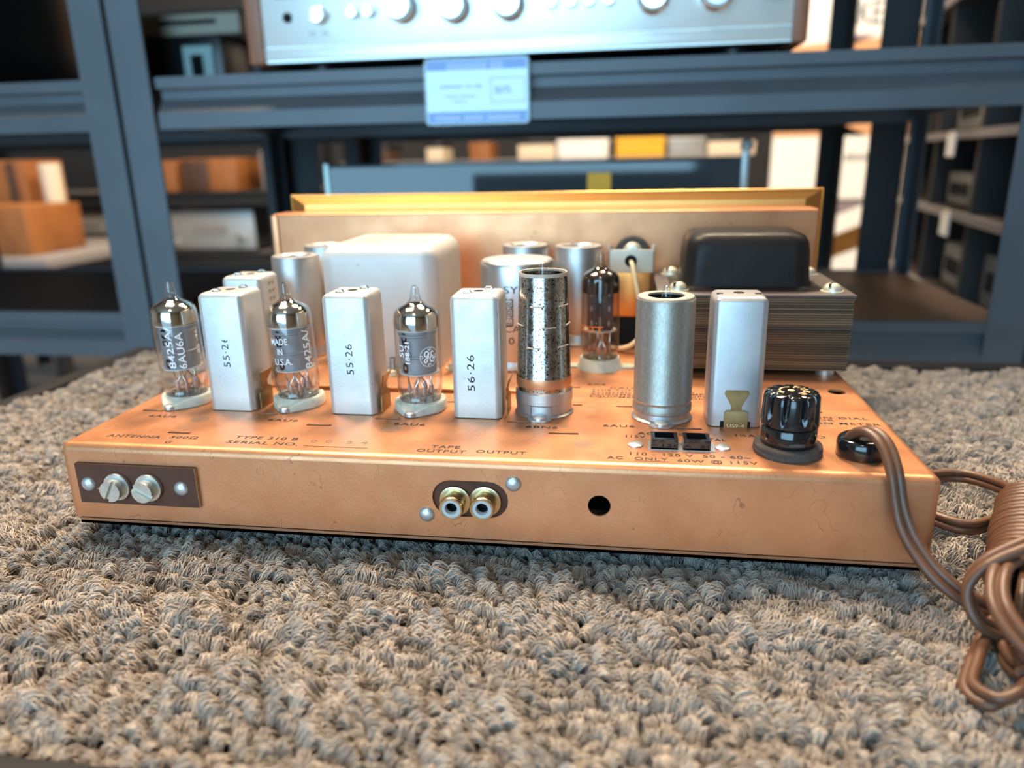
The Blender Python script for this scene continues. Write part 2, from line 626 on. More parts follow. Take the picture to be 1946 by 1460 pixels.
def obj(name, shape, mat, parent=None, loc=None, smooth=True, angle=38):
    me = bpy.data.meshes.new(name)
    me.from_pydata([(p[0] * S, p[1] * S, p[2] * S) for p in shape[0]], [], shape[1])
    me.validate()
    if smooth:
        me.shade_smooth()
        me.set_sharp_from_angle(angle=R_(angle))
    me.materials.append(MATS[mat] if isinstance(mat, str) else mat)
    o = bpy.data.objects.new(name, me)
    COL.objects.link(o)
    if parent is not None:
        o.parent = parent
    if loc is not None:
        o.location = [q * S for q in loc]
    return o


def share(o, parent, loc=(0, 0, 0), rz=0.0):
    c = o.copy()
    COL.objects.link(c)
    c.parent = parent
    c.location = [q * S for q in loc]
    c.rotation_euler = (0, 0, rz)
    return c


def tag(o, label, cat, group=None, kind=None):
    o['label'] = label
    o['category'] = cat
    if group:
        o['group'] = group
    if kind:
        o['kind'] = kind
    return o


def thing(name, loc, label, cat, group=None, rz=0.0):
    o = bpy.data.objects.new(name, None)
    o.empty_display_size = 0.01
    COL.objects.link(o)
    o.location = [q * S for q in loc]
    o.rotation_euler = (0, 0, rz)
    return tag(o, label, cat, group)


def struct(o, label):
    o['kind'] = 'structure'
    o['label'] = label
    return o


# ================================================================== the room
FZ, CZ = -720, 1800
struct(obj('floor', box(-4000, 4000, -2440, 4000, FZ - 40, FZ), 'floor_pale'), 'pale shop floor under the racks')
struct(obj('ceiling', box(-4000, 4000, -2440, 4000, CZ, CZ + 40), 'ceiling_dark'), 'shop ceiling above the racks')
struct(obj('wall_back', box(-4000, 4000, 3400, 3440, FZ, CZ), 'wall_paint'), 'dark wall at the back of the shop')
struct(obj('wall_left', box(-4040, -4000, -2440, 3400, FZ, CZ), 'wall_light'), 'shop wall on the left')
struct(obj('wall_right', box(4000, 4040, -2440, 3400, FZ, CZ), 'wall_light'), 'shop wall on the right')
struct(obj('wall_front', box(-4000, 4000, -2480, -2440, FZ, CZ), 'wall_dull'), 'shop wall behind the photographer')
wf = obj('window_1', join(box(-1850, -1800, -2440, -2395, -450, 1550), box(500, 550, -2440, -2395, -450, 1550), box(-1850, 550, -2440, -2395, -450, -400),
                          box(-1850, 550, -2440, -2395, 1500, 1550)), 'rack_black')
struct(wf, 'shop window frame behind the photographer')

# ================================================================== display table with carpet
TZ = -44.0            # backing of the carpet
TX0, TX1, TY0, TY1 = -158.0, 620.0, -104.0, 276.0
tbl = thing('display_table', ((TX0 + TX1) / 2, (TY0 + TY1) / 2, FZ), 'low display table with grey carpet top and black edge trim', 'table')
off = (-(TX0 + TX1) / 2, -(TY0 + TY1) / 2, -FZ)
obj('tabletop', box(TX0, TX1, TY0, TY1, TZ - 30, TZ), 'carpet_base', tbl, off)
for nm, b in (('edge_trim', (TX0 - 14, TX0, TY0 - 14, TY1 + 14, TZ - 34, TZ + 6)), ('edge_trim', (TX1, TX1 + 14, TY0 - 14, TY1 + 14, TZ - 34, TZ + 6)),
              ('edge_trim', (TX0, TX1, TY0 - 14, TY0, TZ - 34, TZ + 6)), ('edge_trim', (TX0, TX1, TY1, TY1 + 14, TZ - 34, TZ + 6))):
    obj(nm, box(*b, bev=1.5), 'table_trim', tbl, off)
for x in (TX0 + 20, TX1 - 60):
    for y in (TY0 + 20, TY1 - 60):
        obj('leg', box(x, x + 40, y, y + 40, FZ, TZ - 30, bev=2), 'table_body', tbl, off)

# carpet pile: loops of yarn, each a bundle of curled fibres, instanced over the table top
tufts = bpy.data.collections.new('carpet_tufts')
NV = 8
for k in range(NV):
    shapes = []
    lean = rng.uniform(-0.6, 0.6)
    for f in range(40):
        w = rng.uniform(1.2, 2.6)
        hgt = rng.uniform(3.2, 5.6)
        oy = rng.uniform(-1.7, 1.7)
        ph = rng.uniform(0, 6.28)
        tw = rng.uniform(-1.5, 1.5)
        pts = []
        n = 7
        a_end = rng.uniform(0.75, 1.0)
        for i in range(n):
            t = i / (n - 1) * a_end
            a = math.pi * (1 - t)
            pts.append((w * math.cos(a) + lean * math.sin(a) * 1.4 + 0.35 * math.sin(5 * t + ph),
                        oy + tw * (t - 0.5) + 0.45 * math.sin(6 * t + ph * 1.7),
                        hgt * max(0, math.sin(a)) ** 0.8 + rng.uniform(-.15, .15)))
        shapes.append(tube(pts, rng.uniform(0.095, 0.175), 4))
    v, f = join(*shapes)
    me = bpy.data.meshes.new('tuft')
    me.from_pydata([(p[0] * S, p[1] * S, p[2] * S) for p in v], [], f)
    me.shade_smooth()
    me.materials.append(MATS['carpet_yarn'])
    to = bpy.data.objects.new('tuft', me)
    tufts.objects.link(to)

sp = 3.9
gx = np.arange(TX0 + 2, TX1 - 1, sp)
gy = np.arange(TY0 + 2, TY1 - 1, sp)
X, Y = np.meshgrid(gx, gy)
X = X.ravel() + rng.uniform(-1.3, 1.3, X.size)
Y = Y.ravel() + rng.uniform(-1.1, 1.1, Y.size)
# nothing grows through the middle of the tuner's footprint, out of sight
keep = ~((X > 20) & (X < 290) & (Y > 45) & (Y < 190))
X, Y = X[keep], Y[keep]
N = X.size


def vnoise(x, y, sc, seed):
    r = np.random.default_rng(seed)
    g = r.uniform(-1, 1, (400, 400))
    u, v = x / sc + 100, y / sc + 100
    i, j = np.floor(u).astype(int), np.floor(v).astype(int)
    a, b = u - i, v - j
    a, b = a * a * (3 - 2 * a), b * b * (3 - 2 * b)
    i %= 399
    j %= 399
    return (g[i, j] * (1 - a) + g[i + 1, j] * a) * (1 - b) + (g[i, j + 1] * (1 - a) + g[i + 1, j + 1] * a) * b


clump = vnoise(X, Y, 9.5, 3)
clump2 = vnoise(X, Y, 19, 5)
row = np.sin(Y / 9.5 * 2 * math.pi + 1.2 * vnoise(X, Y, 40, 9))
Z = TZ - 1.2 + 1.5 * clump + 0.9 * clump2 + 0.6 * row
ang = vnoise(X, Y, 14, 11) * 1.5 + rng.uniform(-0.5, 0.5, N) + 0.5
tx = rng.uniform(-0.3, 0.3, N) + clump * 0.3
ty = rng.uniform(-0.3, 0.3, N)
scl = 1.28 + 0.30 * clump + rng.uniform(-0.16, 0.16, N)
under = (X > -6) & (X < 316) & (Y > -4) & (Y < 235)
scl = np.where(under, np.minimum(scl, 1.1), scl)
me = bpy.data.meshes.new('carpet_pile')
me.from_pydata([(x * S, y * S, z * S) for x, y, z in zip(X, Y, Z)], [], [])
for nm, dat in (('rot', np.stack([tx, ty, ang], 1)), ('scl', np.stack([scl, scl, scl], 1))):
    at = me.attributes.new(nm, 'FLOAT_VECTOR', 'POINT')
    at.data.foreach_set('vector', dat.astype(np.float32).ravel())
at = me.attributes.new('idx', 'INT', 'POINT')
at.data.foreach_set('value', rng.integers(0, NV, N).astype(np.int32))
me.materials.append(MATS['carpet_yarn'])
pile = bpy.data.objects.new('carpet_pile', me)
COL.objects.link(pile)
pile.parent = tbl
pile.location = [q * S for q in off]
pile['kind'] = 'stuff'
pile['label'] = 'grey-beige looped carpet pile'
ng = bpy.data.node_groups.new('carpet_scatter', 'GeometryNodeTree')
ng.interface.new_socket('Geometry', in_out='INPUT', socket_type='NodeSocketGeometry')
ng.interface.new_socket('Geometry', in_out='OUTPUT', socket_type='NodeSocketGeometry')
gi = ng.nodes.new('NodeGroupInput')
go = ng.nodes.new('NodeGroupOutput')
ip = ng.nodes.new('GeometryNodeInstanceOnPoints')
ci = ng.nodes.new('GeometryNodeCollectionInfo')
ci.inputs['Collection'].default_value = tufts
ci.inputs['Separate Children'].default_value = True
ci.inputs['Reset Children'].default_value = True


def nattr(nm, ty):
    n = ng.nodes.new('GeometryNodeInputNamedAttribute')
    n.data_type = ty
    n.inputs['Name'].default_value = nm
    return [s for s in n.outputs if s.enabled][0]


ng.links.new(gi.outputs[0], ip.inputs['Points'])
ng.links.new(ci.outputs[0], ip.inputs['Instance'])
ip.inputs['Pick Instance'].default_value = True
ng.links.new(nattr('idx', 'INT'), ip.inputs['Instance Index'])
ng.links.new(nattr('rot', 'FLOAT_VECTOR'), ip.inputs['Rotation'])
ng.links.new(nattr('scl', 'FLOAT_VECTOR'), ip.inputs['Scale'])
ng.links.new(ip.outputs[0], go.inputs[0])
md = pile.modifiers.new('scatter', 'NODES')
md.node_group = ng

# ================================================================== the tuner
W, D, H = 309.0, 200.0, 30.0
BASE = -38.5
tun = thing('tuner_chassis', (W / 2, 105, BASE), 'open copper-plated tuner chassis with gold front frame on the grey carpet', 'tuner')
TOFF = (-W / 2, -105, -BASE)


def tp(name, shape, mat, parent=None, **k):
    """tuner part (chassis coordinates); with a parent part: sub-part"""
    if parent is None:
        return obj(name, shape, mat, tun, TOFF, **k)
    return obj(name, shape, mat, parent, **k)


# --- folded copper pan: deck and apron are plates with real holes, bends all round
slots = [(8.5, 18.5, 39), (35.5, 45, 15), (60, 69, 39), (86, 96.5, 28.5), (111, 121.5, 38.2), (164, 173.5, 39.3),
         (181.5, 193, 28.6), (188, 192.3, 62.3), (206, 213.3, 62.2), (186, 190, 87.4), (228.5, 238.5, 37.9), (130, 139, 61.7),
         (283, 287, 62)]
holes = [stadium_pts((a + b) / 2, y, b - a, 1.7, 4) for a, b, y in slots]
holes.append(circle_pts(299.3, 90.1, 3.6))
holes.append(rect_pts(62, 160, 73.2, 75.6))
RB = 3.0
deck = plate([rect_pts(RB, W - RB, RB, D)] + holes, 1.0)
apr = plate([rect_pts(RB, W - RB, -H, -RB), stadium_pts(157, -14.8, 27, 13.8), circle_pts(201.8, -15, 3.85, 32)], 1.0)
apr = ([(x, 0.0 - z, y) for x, y, z in apr[0]], [tuple(reversed(q)) for q in apr[1]])
# perimeter with corner radius 3 : back-left -> front-left -> front-right -> back-right
per = [(0, D, -1, 0)]
for i in range(7):
    a = math.pi + (math.pi / 2) * i / 6
    per.append((RB + RB * math.cos(a), RB + RB * math.sin(a), math.cos(a), math.sin(a)))
nfl = len(per) - 1
for i in range(7):
    a = 1.5 * math.pi + (math.pi / 2) * i / 6
    per.append((W - RB + RB * math.cos(a), RB + RB * math.sin(a), math.cos(a), math.sin(a)))
per.append((W, D, 1, 0))
pv, pf = [], []
cross = [(RB * (1 - math.sin(t * math.pi / 12)), -RB * (1 - math.cos(t * math.pi / 12))) for t in range(7)] + [(0, -H), (1, -H), (1, -4)]
m = len(cross)
for x, y, nx, ny in per:
    for ins, z in cross:
        pv.append((x - nx * ins, y - ny * ins, z))
for i in range(len(per) - 1):
    for k in range(m - 1):
        if i == nfl and k >= 6:
            continue
        pf.append((i * m + k, (i + 1) * m + k, (i + 1) * m + k + 1, i * m + k + 1))
tp('chassis_pan', join(deck, apr, (pv, pf)), 'copper_deck', angle=30)
tp('bottom_plate', join(box(2.5, W - 2.5, 1.0, D, -33.2, -32.0), box(2.5, W - 2.5, 1.0, 2.2, -33.2, -31.0)), 'copper_edge')
tp('inner_shade_sheet', box(6, W - 6, 14, D - 4, -31.9, -28), 'black_void')  # black sheet standing in for the shade inside the pan
for x in (18, W - 18):
    for y in (20, 178):
        tp('rubber_foot', lathe([(7, BASE), (7.5, BASE + 1), (7, -33.2)], 16, (x, y, 0)), 'rubber')
# tab lips of the pierced slots (strip of metal pushed down inside each slot)
for a, b, y in slots:
    tp('slot_lip', join(box(a + .4, b - .4, y + .35, y + .95, -1.6, 0.25, bev=.12, seg=1)), 'copper_edge')
# raised sub plate under the big can
tp('sub_plate', box(22, 172, 76.0, 190, 0.05, 1.3, bev=.25), 'copper_box')
tp('seam', box(173, 306, 65.6, 66.0, -0.05, 0.06), 'copper_edge', smooth=False)

# --- dial housing and gold front frame at the far side
tp('dial_housing', join(box(0.5, W + .5, 192, 212, -30, 70, bev=1.6, seg=3), box(0.3, 4.2, 190.8, 192.2, -2, 69.0, bev=.4)), 'copper_box')
ox0, ox1, oz0, oz1, oy = 2.0, 316.5, -33.0, 79.0, 219.0
wi, wz, dy = 10.0, 5.2, -4.5
O = [(ox0, oz0), (ox1, oz0), (ox1, oz1), (ox0, oz1)]
I = [(ox0 + wi, oz0 + wz), (ox1 - wi, oz0 + wz), (ox1 - wi, oz1 - wz), (ox0 + wi, oz1 - wz)]
fv = [(x, oy, z) for x, z in O] + [(x, oy + dy, z) for x, z in I] + [(x, oy, z) for x, z in O] + [(x, oy + 3.0, z) for x, z in O]
ff = [(i, (i + 1) % 4, 4 + (i + 1) % 4, 4 + i) for i in range(4)] + [(4, 5, 6, 7)]
ff += [(8 + i, 12 + i, 12 + (i + 1) % 4, 8 + (i + 1) % 4) for i in range(4)] + [(12, 13, 14, 15)]
fp = tp('front_frame', (fv, ff), 'gold', smooth=False)
rimv = tube([(ox0, oy, oz0), (ox0, oy, oz1), (ox1, oy, oz1), (ox1, oy, oz0)], .5, 6)
tp('frame_bead', rimv, 'gold', fp)

# --- antenna terminal strip on the apron
ts = tp('terminal_strip', box(6.6, 55, -1.7, 0.0, -23.0, -7.2, bev=.15, seg=1), 'phenolic')
ts['label'] = 'dark brown antenna terminal strip'
tp('raw_edge', box(55.0, 55.12, -1.6, -0.1, -22.8, -7.4), 'phenolic_raw', ts)
o = tp('chipped_patch', plate([[(14.2, -17.0), (16.0, -16.5), (18.2, -13.5), (19.5, -14.0), (20.5, -15.5), (21, -18.6), (18, -18.0)]], .1), 'phenolic_raw', ts)
o.data.transform(Matrix(((1, 0, 0, 0), (0, 0, 1, -1.72 * S), (0, 1, 0, 0), (0, 0, 0, 1))))
for x, z, sl in ((23.2, -15.8, 62), (36.0, -15.6, -28)):
    ws = lathe([(5.2, 0), (5.4, .5), (5.2, 1.5), (3.0, 1.6)], 20, (x + .3, -1.7, z + .3), 'Y-')
    cup = box(x + 1.0, x + 5.6, -3.6, -2.8, z - 4.6, z - 3.4)
    tp('cup_washer', ws, 'screw_zinc', ts)
    scr = plate([[(4.0 * math.cos(a), 4.0 * math.sin(a)) for a in np.linspace(R_(12), R_(168), 12)],], 2.0)
    scr2 = plate([[(4.0 * math.cos(a), -4.0 * math.sin(a)) for a in np.linspace(R_(12), R_(168), 12)],], 2.0)
    core = lathe([(3.9, -4.4), (3.95, -1.0)], 24)
    s = rot(join(scr, scr2, core), 'Z', sl)
    s = ([(x + p[0], -6.6 - p[2], z + p[1]) for p in s[0]], [tuple(reversed(q)) for q in s[1]])
    tp('slotted_screw', s, 'screw_zinc', ts)
dome = [(0.0, 1.5), (1.2, 1.4), (2.2, 1.05), (2.75, .5), (2.85, 0)][::-1]
for x, z in ((11.3, -15.3), (49.0, -15.4)):
    tp('rivet', lathe(dome, 20, (x, -1.7, z), 'Y-'), 'rivet', ts)

# --- twin phono jacks behind the stadium cut-out
jb = tp('phono_jack_plate', box(141, 173, 1.2, 2.6, -23, -6.5), 'phenolic')
for x, z in ((151.5, -16.0), (162.3, -15.6)):
    tp('jack_base', lathe([(5.6, 0), (5.6, 1.2), (4.6, 1.4)], 24, (x, 1.2, z), 'Y-'), 'jack_gold', jb)
    tp('jack_sleeve', lathe([(4.1, 0), (4.1, 5.6), (4.3, 5.8), (4.3, 6.9), (4.0, 7.4), (3.4, 7.4), (3.4, 6.6)], 28, (x, 1.2, z), 'Y-', caps=False), 'jack_gold', jb)
    tp('jack_insulator', lathe([(3.45, 7.0), (2.2, 7.0), (2.0, 6.4), (1.9, 2.0), (0.1, 2.0)], 24, (x, 1.2, z), 'Y-', caps=False), 'jack_insulator', jb)
    tp('jack_contact', lathe([(1.85, 5.4), (1.75, 2.3), (0.1, 2.2)], 16, (x, 1.2, z), 'Y-', caps=False), 'black_void', jb)
for x, z in ((172.4, -8.2), (141.2, -21.4)):
    tp('rivet', lathe(dome, 20, (x, 0, z), 'Y-'), 'rivet')

# --- lettering on the deck
LET = [("ANTENNA", 14, 36.0, 8.6, 2.3), ("300\u03a9", 39.5, 50.7, 9.3, 2.1), ("G", 40.6, 43.2, 4.3, 2.1),
       ("6AU6", 16, 28.2, 31.5, 2.2), ("6AU6", 68.2, 80.9, 31.5, 2.2), ("6AU6", 120.6, 133, 31.7, 2.2),
       ("6BN6", 172.4, 184.6, 33.4, 2.2), ("6AU6", 201.6, 213.5, 37.6, 2.2), ("6X4", 192.8, 200.9, 91.4, 2.2),
       ("TYPE 310 B", 64.6, 89.6, 11.8, 2.3), ("SERIAL NO.", 64.0, 92, 6.8, 2.3),
       ("TAPE", 141.1, 151.7, 9.8, 2.2), ("OUTPUT", 136.9, 154.6, 5.7, 2.2), ("OUTPUT", 158.2, 175.9, 6.8, 2.2),
       ("CAUTION", 202.9, 226, 86.5, 2.6), ("THIS TUNER FACTORY", 194.7, 240, 83.2, 2.0), ("ALIGNED DO NOT TAMP", 194.7, 243, 80.0, 2.0),
       ("ALIGNMENT WITH PROPE", 194.7, 244, 76.9, 2.0), ("EQUIPMENT TO BE DON", 194.7, 243, 73.8, 2.0),
       ("115V", 210.2, 217.2, 26.8, 2.3), ("ACCESSORY", 214.4, 240.9, 30.5, 2.3), ("TOTAL", 234.5, 245.9, 26.4, 2.2),
       ("1\u00bcA", 249.8, 256.8, 31.8, 2.3), ("SLO-BLO", 262, 281.5, 32.8, 2.3),
       ("110 - 120 V  50 - 60~", 211.7, 252.1, 10.2, 2.3), ("AC", 203.9, 209.4, 6.0, 2.2), ("ONLY", 213.2, 224.5, 6.0, 2.2), ("60W @ 115V", 227.5, 253.7, 5.6, 2.3),
       ("LAMP IN DIAL", 270, 302.1, 54.6, 1.9), ("OR", 283.2, 289, 51.8, 1.9), ("LAMP IN METER", 269, 304.8, 48.2, 2.0)]
for t, a, b, y, h in LET:
    tp('printed_lettering', move(text(t, a, b, y - .2, h + .25, 1.12, bold=.12), 0, 0, 0.07), 'ink', smooth=False)
tp('serial_underline', box(94.5, 118.7, 6.6, 6.9, 0.02, 0.07), 'ink', smooth=False)
tp('only_underline', box(213.2, 224.5, 4.8, 5.1, 0.02, 0.07), 'ink', smooth=False)
tp('stamped_number', move(text("0 0  2 4", 95, 117, 10.5, 2.6, 1.2), 0, 0, .06), 'ink_faded', smooth=False)

# --- square aluminium transformer cans
CANS = [(38.0, 41.7, 'can_white', '55\u00b726', 'white square transformer can stamped 55-26, beside the leftmost tube', 'R'),
        (90.6, 41.7, 'can_white', '55\u00b726', 'white square transformer can between two glass tubes', 'R'),
        (142.1, 41.7, 'can_white', '56\u00b726', 'white square can stamped 56.26, beside the steel tube shield', 'R'),
        (240.6, 41.2, 'can_grey', None, 'light grey square can with brass clip on its near face', 'F'),
        (24.6, 85.0, 'can_white', None, 'white square can standing behind the first can', 'R')]
for x, y, mt, stamp, lab, clip in CANS:
    w = 19.6
    z0, z1 = 0.3, 49.3
    bm_can = box(x, x + w, y, y + w, z0, z1, bev=2.6, seg=5, sel='top')
    # the can narrows slightly towards its top
    cx, cy = x + w / 2, y + w / 2
    bm_can = ([(cx + (p[0] - cx) * (1 - .02 * (p[2] / 49)), cy + (p[1] - cy) * (1 - .02 * (p[2] / 49)), p[2]) for p in bm_can[0]], bm_can[1])
    c = tp('transformer_can', bm_can, mt)
    c['label'] = lab
    tp('tuning_hole', lathe([(2.0, 0), (2.0, .12)], 20, (cx, cy + 1, z1 - .05)), 'black_void', c)
    if clip == 'R':
        for dx, dy2 in ((-3.4, -4.2), (3.4, 5.2)):
            pts = [(cx + dx - 1.9, cy + dy2, z1 - .3), (cx + dx - 1.0, cy + dy2, z1 + 1.0), (cx + dx + 1.0, cy + dy2, z1 + 1.0), (cx + dx + 1.9, cy + dy2, z1 - .3)]
            tp('coil_tab', sweep(pts, rect_pts(-.15, .15, -.9, .9)), 'steel_tab', c)
        ol = [(-5.4, 0), (-5.4, 6.6), (-4.6, 7.6), (-2.4, 8.4), (-2.4, 10.4), (-5.6, 15.4), (5.6, 15.4), (2.4, 10.4), (2.4, 8.4), (4.6, 7.6), (5.4, 6.6), (5.4, 0)]
        p = plate([ol], .45)

        def bow(u):
            return 0.55 + (1.1 if u < 6.5 else 1.1 - (u - 6.5) * .16 if u < 10 else .55 + (u - 10) * .35)
        p = ([(x + w + bow(q[1]) + q[2] + .1, cy - 1.0 + q[0], q[1] + .2) for q in p[0]], p[1])
        tp('spring_clip', p, 'brass_clip', c)
    else:
        for dx in (-7.0, 6.6):
            tp('slit', box(cx + dx - 1.1, cx + dx + 1.1, cy - 2.2, cy + .4, z1 - .6, z1 + .05), 'black_void', c)
        ol = [(-4.3, -.2), (-4.3, 6.0), (-3.4, 6.8), (-1.9, 6.9), (-1.9, 8.6), (-4.6, 13.4), (-4.0, 14.6), (4.0, 14.6), (4.6, 13.4), (1.9, 8.6), (1.9, 6.9), (3.4, 6.8), (4.3, 6.0), (4.3, -.2)]
        p = plate([ol], .45)
        p = ([(cx + .3 + q[0], y - .35 - (0.75 if q[1] < 6.5 else .25) + (.5 if q[1] > 13 else 0) - q[2], q[1]) for q in p[0]], [tuple(reversed(q)) for q in p[1]])
        k = tp('spring_clip', p, 'brass_clip', c)
        tx9 = text("US9-4", cx - 2.9, cx + 3.3, .6, 1.3)
        tp('clip_number', ([(q[0], y - 1.62, q[1]) for q in tx9[0]], tx9[1]), 'wire_cream', c, smooth=False)
        tp('clip_notch', box(cx - 5.2, cx + 5.8, y - .2, y + .5, -.1, 2.4), 'black_void', c)
    if stamp:
        t = text(stamp, 0, 14.5 if stamp[1] == '6' else 12.5, 0, 2.9, 1.1)
        zz = 11.5 if stamp[1] == '6' else 19 if x < 50 else 17
        xx = cx + (-.5 if stamp[1] == '6' else 1.8)
        t = ([(xx - q[1], y + .02 - .012 * 1 + .008 * (q[0] + zz) - .13, zz + q[0]) for q in t[0]], t[1])
        tp('stamped_code', t, 'ink', c, smooth=False)
t = text("1 2 3 5", 0, 12, 0, 1.8)
for dyy in (3.5, 7.0):
    tp('stamped_code', ([(24.6 + 19.6 + .1 - .2 * q[0] * .03, 85 + 6 + dyy - q[1], 34 + q[0]) for q in t[0]], t[1]), 'ink_faded', tun.children[0] if False else c, smooth=False)

# --- round can capacitors
def can_cap(x, y, r, h, z0, label, mt='aluminium', closed=False):
    if closed:
        prof = [(r - .5, z0), (r, z0 + .6), (r, z0 + 4), (r - .25, z0 + 4.4), (r - .25, z0 + 5), (r, z0 + 5.4), (r, h - 2.6), (r - .4, h - 1.2), (r - 1.6, h - .3), (r - 3.2, h), (0.01, h)]
        c = tp('can_capacitor', lathe(prof, 48, (x, y, 0)), mt)
    else:
        prof = [(r + .5, z0), (r + .6, z0 + .8), (r, z0 + 1.6), (r, z0 + 5), (r - .35, z0 + 5.5), (r, z0 + 6), (r, h - .9), (r - .5, h - .2), (r - 1.2, h), (r - 3.6, h - .1), (r - 4.4, h - .8), (r - 4.5, h - 2.0)]
        c = tp('can_capacitor', lathe(prof, 40, (x, y, 0), caps=False), mt)
        tp('can_top', lathe([(r - 4.45, h - 2.0), (0.01, h - 1.9)], 32, (x, y, 0), caps=False), 'grey_mid', c)
    c['label'] = label
    return c


can_cap(40.5, 132, 11.9, 53.5, 1.3, 'aluminium can capacitor left of the big white box')
can_cap(43.5, 167, 12.3, 55.0, 1.3, 'aluminium can half hidden behind the left capacitor')
can_cap(154.5, 172, 12.5, 54.2, 1.3, 'aluminium can behind the large round capacitor')
can_cap(182.8, 176.5, 12.9, 53.2, 0.0, 'tall aluminium can against the copper housing')
k3 = can_cap(157.2, 122.5, 18.0, 53.0, 1.3, 'large aluminium capacitor printed with square symbols', 'alu_bright', True)
kc = (157.2, 122.5)
kr = 18.06
for t, wd, zz, hh in (("SYMB", 16, 39.0, 3.3), ("CAP", 10.5, 20.6, 3.3), ("10 MF", 14, 15.0, 3.3)):
    tp('printed_lettering', wrap(text(t, 0, wd, 0, hh), kc, kr, -103, zz), 'ink', k3, smooth=False)


def sq(s, u0=0, v0=0):
    return rect_pts(u0 - s, u0 + s, v0 - s, v0 + s)


for zz, inner in ((34.4, stadium_pts(0, -.2, 2.2, 1.6, 6)), (30.0, sq(1.0)), (25.6, [(-1.3, -1.0), (1.3, -1.0), (0, 1.2)])):
    a = plate([sq(2.0), sq(1.45)], .02)
    inn = [(u * .6, v * .6) for u, v in inner]
    b = plate([inner, inn], .02)
    tp('printed_symbol', wrap(move(join(a, b), 2.4, 0, 0), kc, kr, -103, zz), 'ink', k3, smooth=False)

# --- big white shielding box with a printed label on its top
bx = tp('shield_box', box(63.5, 121, 105.5, 166, 1.3, 61, bev=8, seg=6, sel='top'), 'box_white')
bx['label'] = 'big rounded white shielding box'
tp('top_label', join(box(73, 113, 115, 158, 61.0, 61.08)), 'cream', bx, smooth=False)
for i in range(7):
    yy = 119 + i * 5.4
    tp('label_line', box(76, 108 if i % 3 else 90, yy, yy + 1.0, 61.05, 61.14), 'ink_faded', bx, smooth=False)
tp('label_border', move(plate([rect_pts(72.6, 113.4, 114.6, 158.4), rect_pts(73, 113, 115, 158)], .05), 0, 0, 61.12), 'ink_faded', bx, smooth=False)
# threaded studs with nuts beside it
for x, y, hh in ((128, 110, 22), (100.5, 97, 9)):
    st = tp('threaded_stud', join(*[lathe([(1.5, z), (1.85, z + .4), (1.5, z + .8)], 12, (x, y, 0), caps=False) for z in np.arange(1.3, hh, .8)], lathe([(1.5, 1.3), (1.5, hh)], 12, (x, y, 0))), 'steel_tab')
    tp('nut', lathe([(4.0, 1.3), (4.0, 3.6), (3.4, 4.0)], 6, (x, y, 0)), 'screw_cream', st)
    tp('washer', lathe([(5.2, 1.3), (5.2, 1.9)], 20, (x, y, 0)), 'screw_cream', st)

# --- tube sockets (parts of the tuner)
def socket(x, y, low=False, ang=-96):
    n = 48
    prof_r = []
    a0 = R_(ang)
    for i in range(n):
        a = 2 * math.pi * i / n
        r = 10.7 + 2.6 * max(0, math.cos(a - a0)) ** 12 + 2.6 * max(0, math.cos(a - a0 - math.pi)) ** 12
        prof_r.append((a, r))
    h = 4.3
    V, F = [], []
    lv = [(0.97, 0.0), (1.0, .4), (1.0, h - .7), (.96, h - .1), (.90, h), (0, h), (0, .8)]
    for a, r in prof_r:
        for s_, z in lv:
            rr = r * s_ if s_ > 0 else 8.2
            ear = max(0, r - 10.7) / 2.6
            zz = z if s_ == 0 or ear < .05 else z * (1 - .55 * ear)
            V.append((x + rr * math.cos(a), y + rr * math.sin(a), zz + .03))
    m = len(lv)
    for i in range(n):
        j = (i + 1) % n
        for k in range(m - 1):
            F.append((i * m + k, j * m + k, j * m + k + 1, i * m + k + 1))
    s = tp('tube_socket', (V, F), 'ceramic')
    tp('socket_floor', lathe([(8.25, 1.0), (0.01, 1.0)], 24, (x, y, 0), caps=False), 'phenolic', s)
    for sg in (0, math.pi):
        tp('rivet', lathe([(2.7, .6), (2.6, 1.9), (1.8, 2.3), (0.01, 2.4)], 16, (x + 11.6 * math.cos(a0 + sg), y + 11.6 * math.sin(a0 + sg), 0)), 'rivet', s)
    return s


TUBES = [(21.6, 52.5), (72.2, 54.0), (126.0, 53.0)]
for x, y in TUBES:
    socket(x, y)
# low-profile saucer socket for the rectifier
s = tp('tube_socket', lathe([(11.5, 0), (11.3, .7), (10.4, 1.6), (9.9, 4.6), (9.4, 5.2), (8.4, 5.2), (8.2, 2.0), (.01, 2.0)], 36, (197, 122.5, 0)), 'ceramic')
for sg in (-1, 1):
    tp('socket_ear', move(plate([stadium_pts(197 + sg * 12.5, 122.5, 10, 6.5)], .8), 0, 0, .9), 'ceramic', s)
# spun metal bases of the two shielded sockets
for x, y, mt in ((177.2, 54.5, 'shield_rim'), (224.0, 52.0, 'aluminium')):
    s = tp('shield_base', lathe([(11.6, 0), (11.9, .4), (10.9, 1.2), (10.7, 4.8), (10.2, 5.0), (9.8, 1.4), (.01, 1.2)], 40, (x, y, 0)), 'aluminium')
    tp('base_foot', move(plate([stadium_pts(x - .5, y - 12.6, 9.5, 5.5)], .7), 0, 0, .8), 'aluminium', s)
    tp('rivet', lathe([(2.9, .7), (2.7, 1.7), (1.6, 2.1), (.01, 2.2)], 18, (x - .5, y - 13.0, 0)), 'rivet', s)

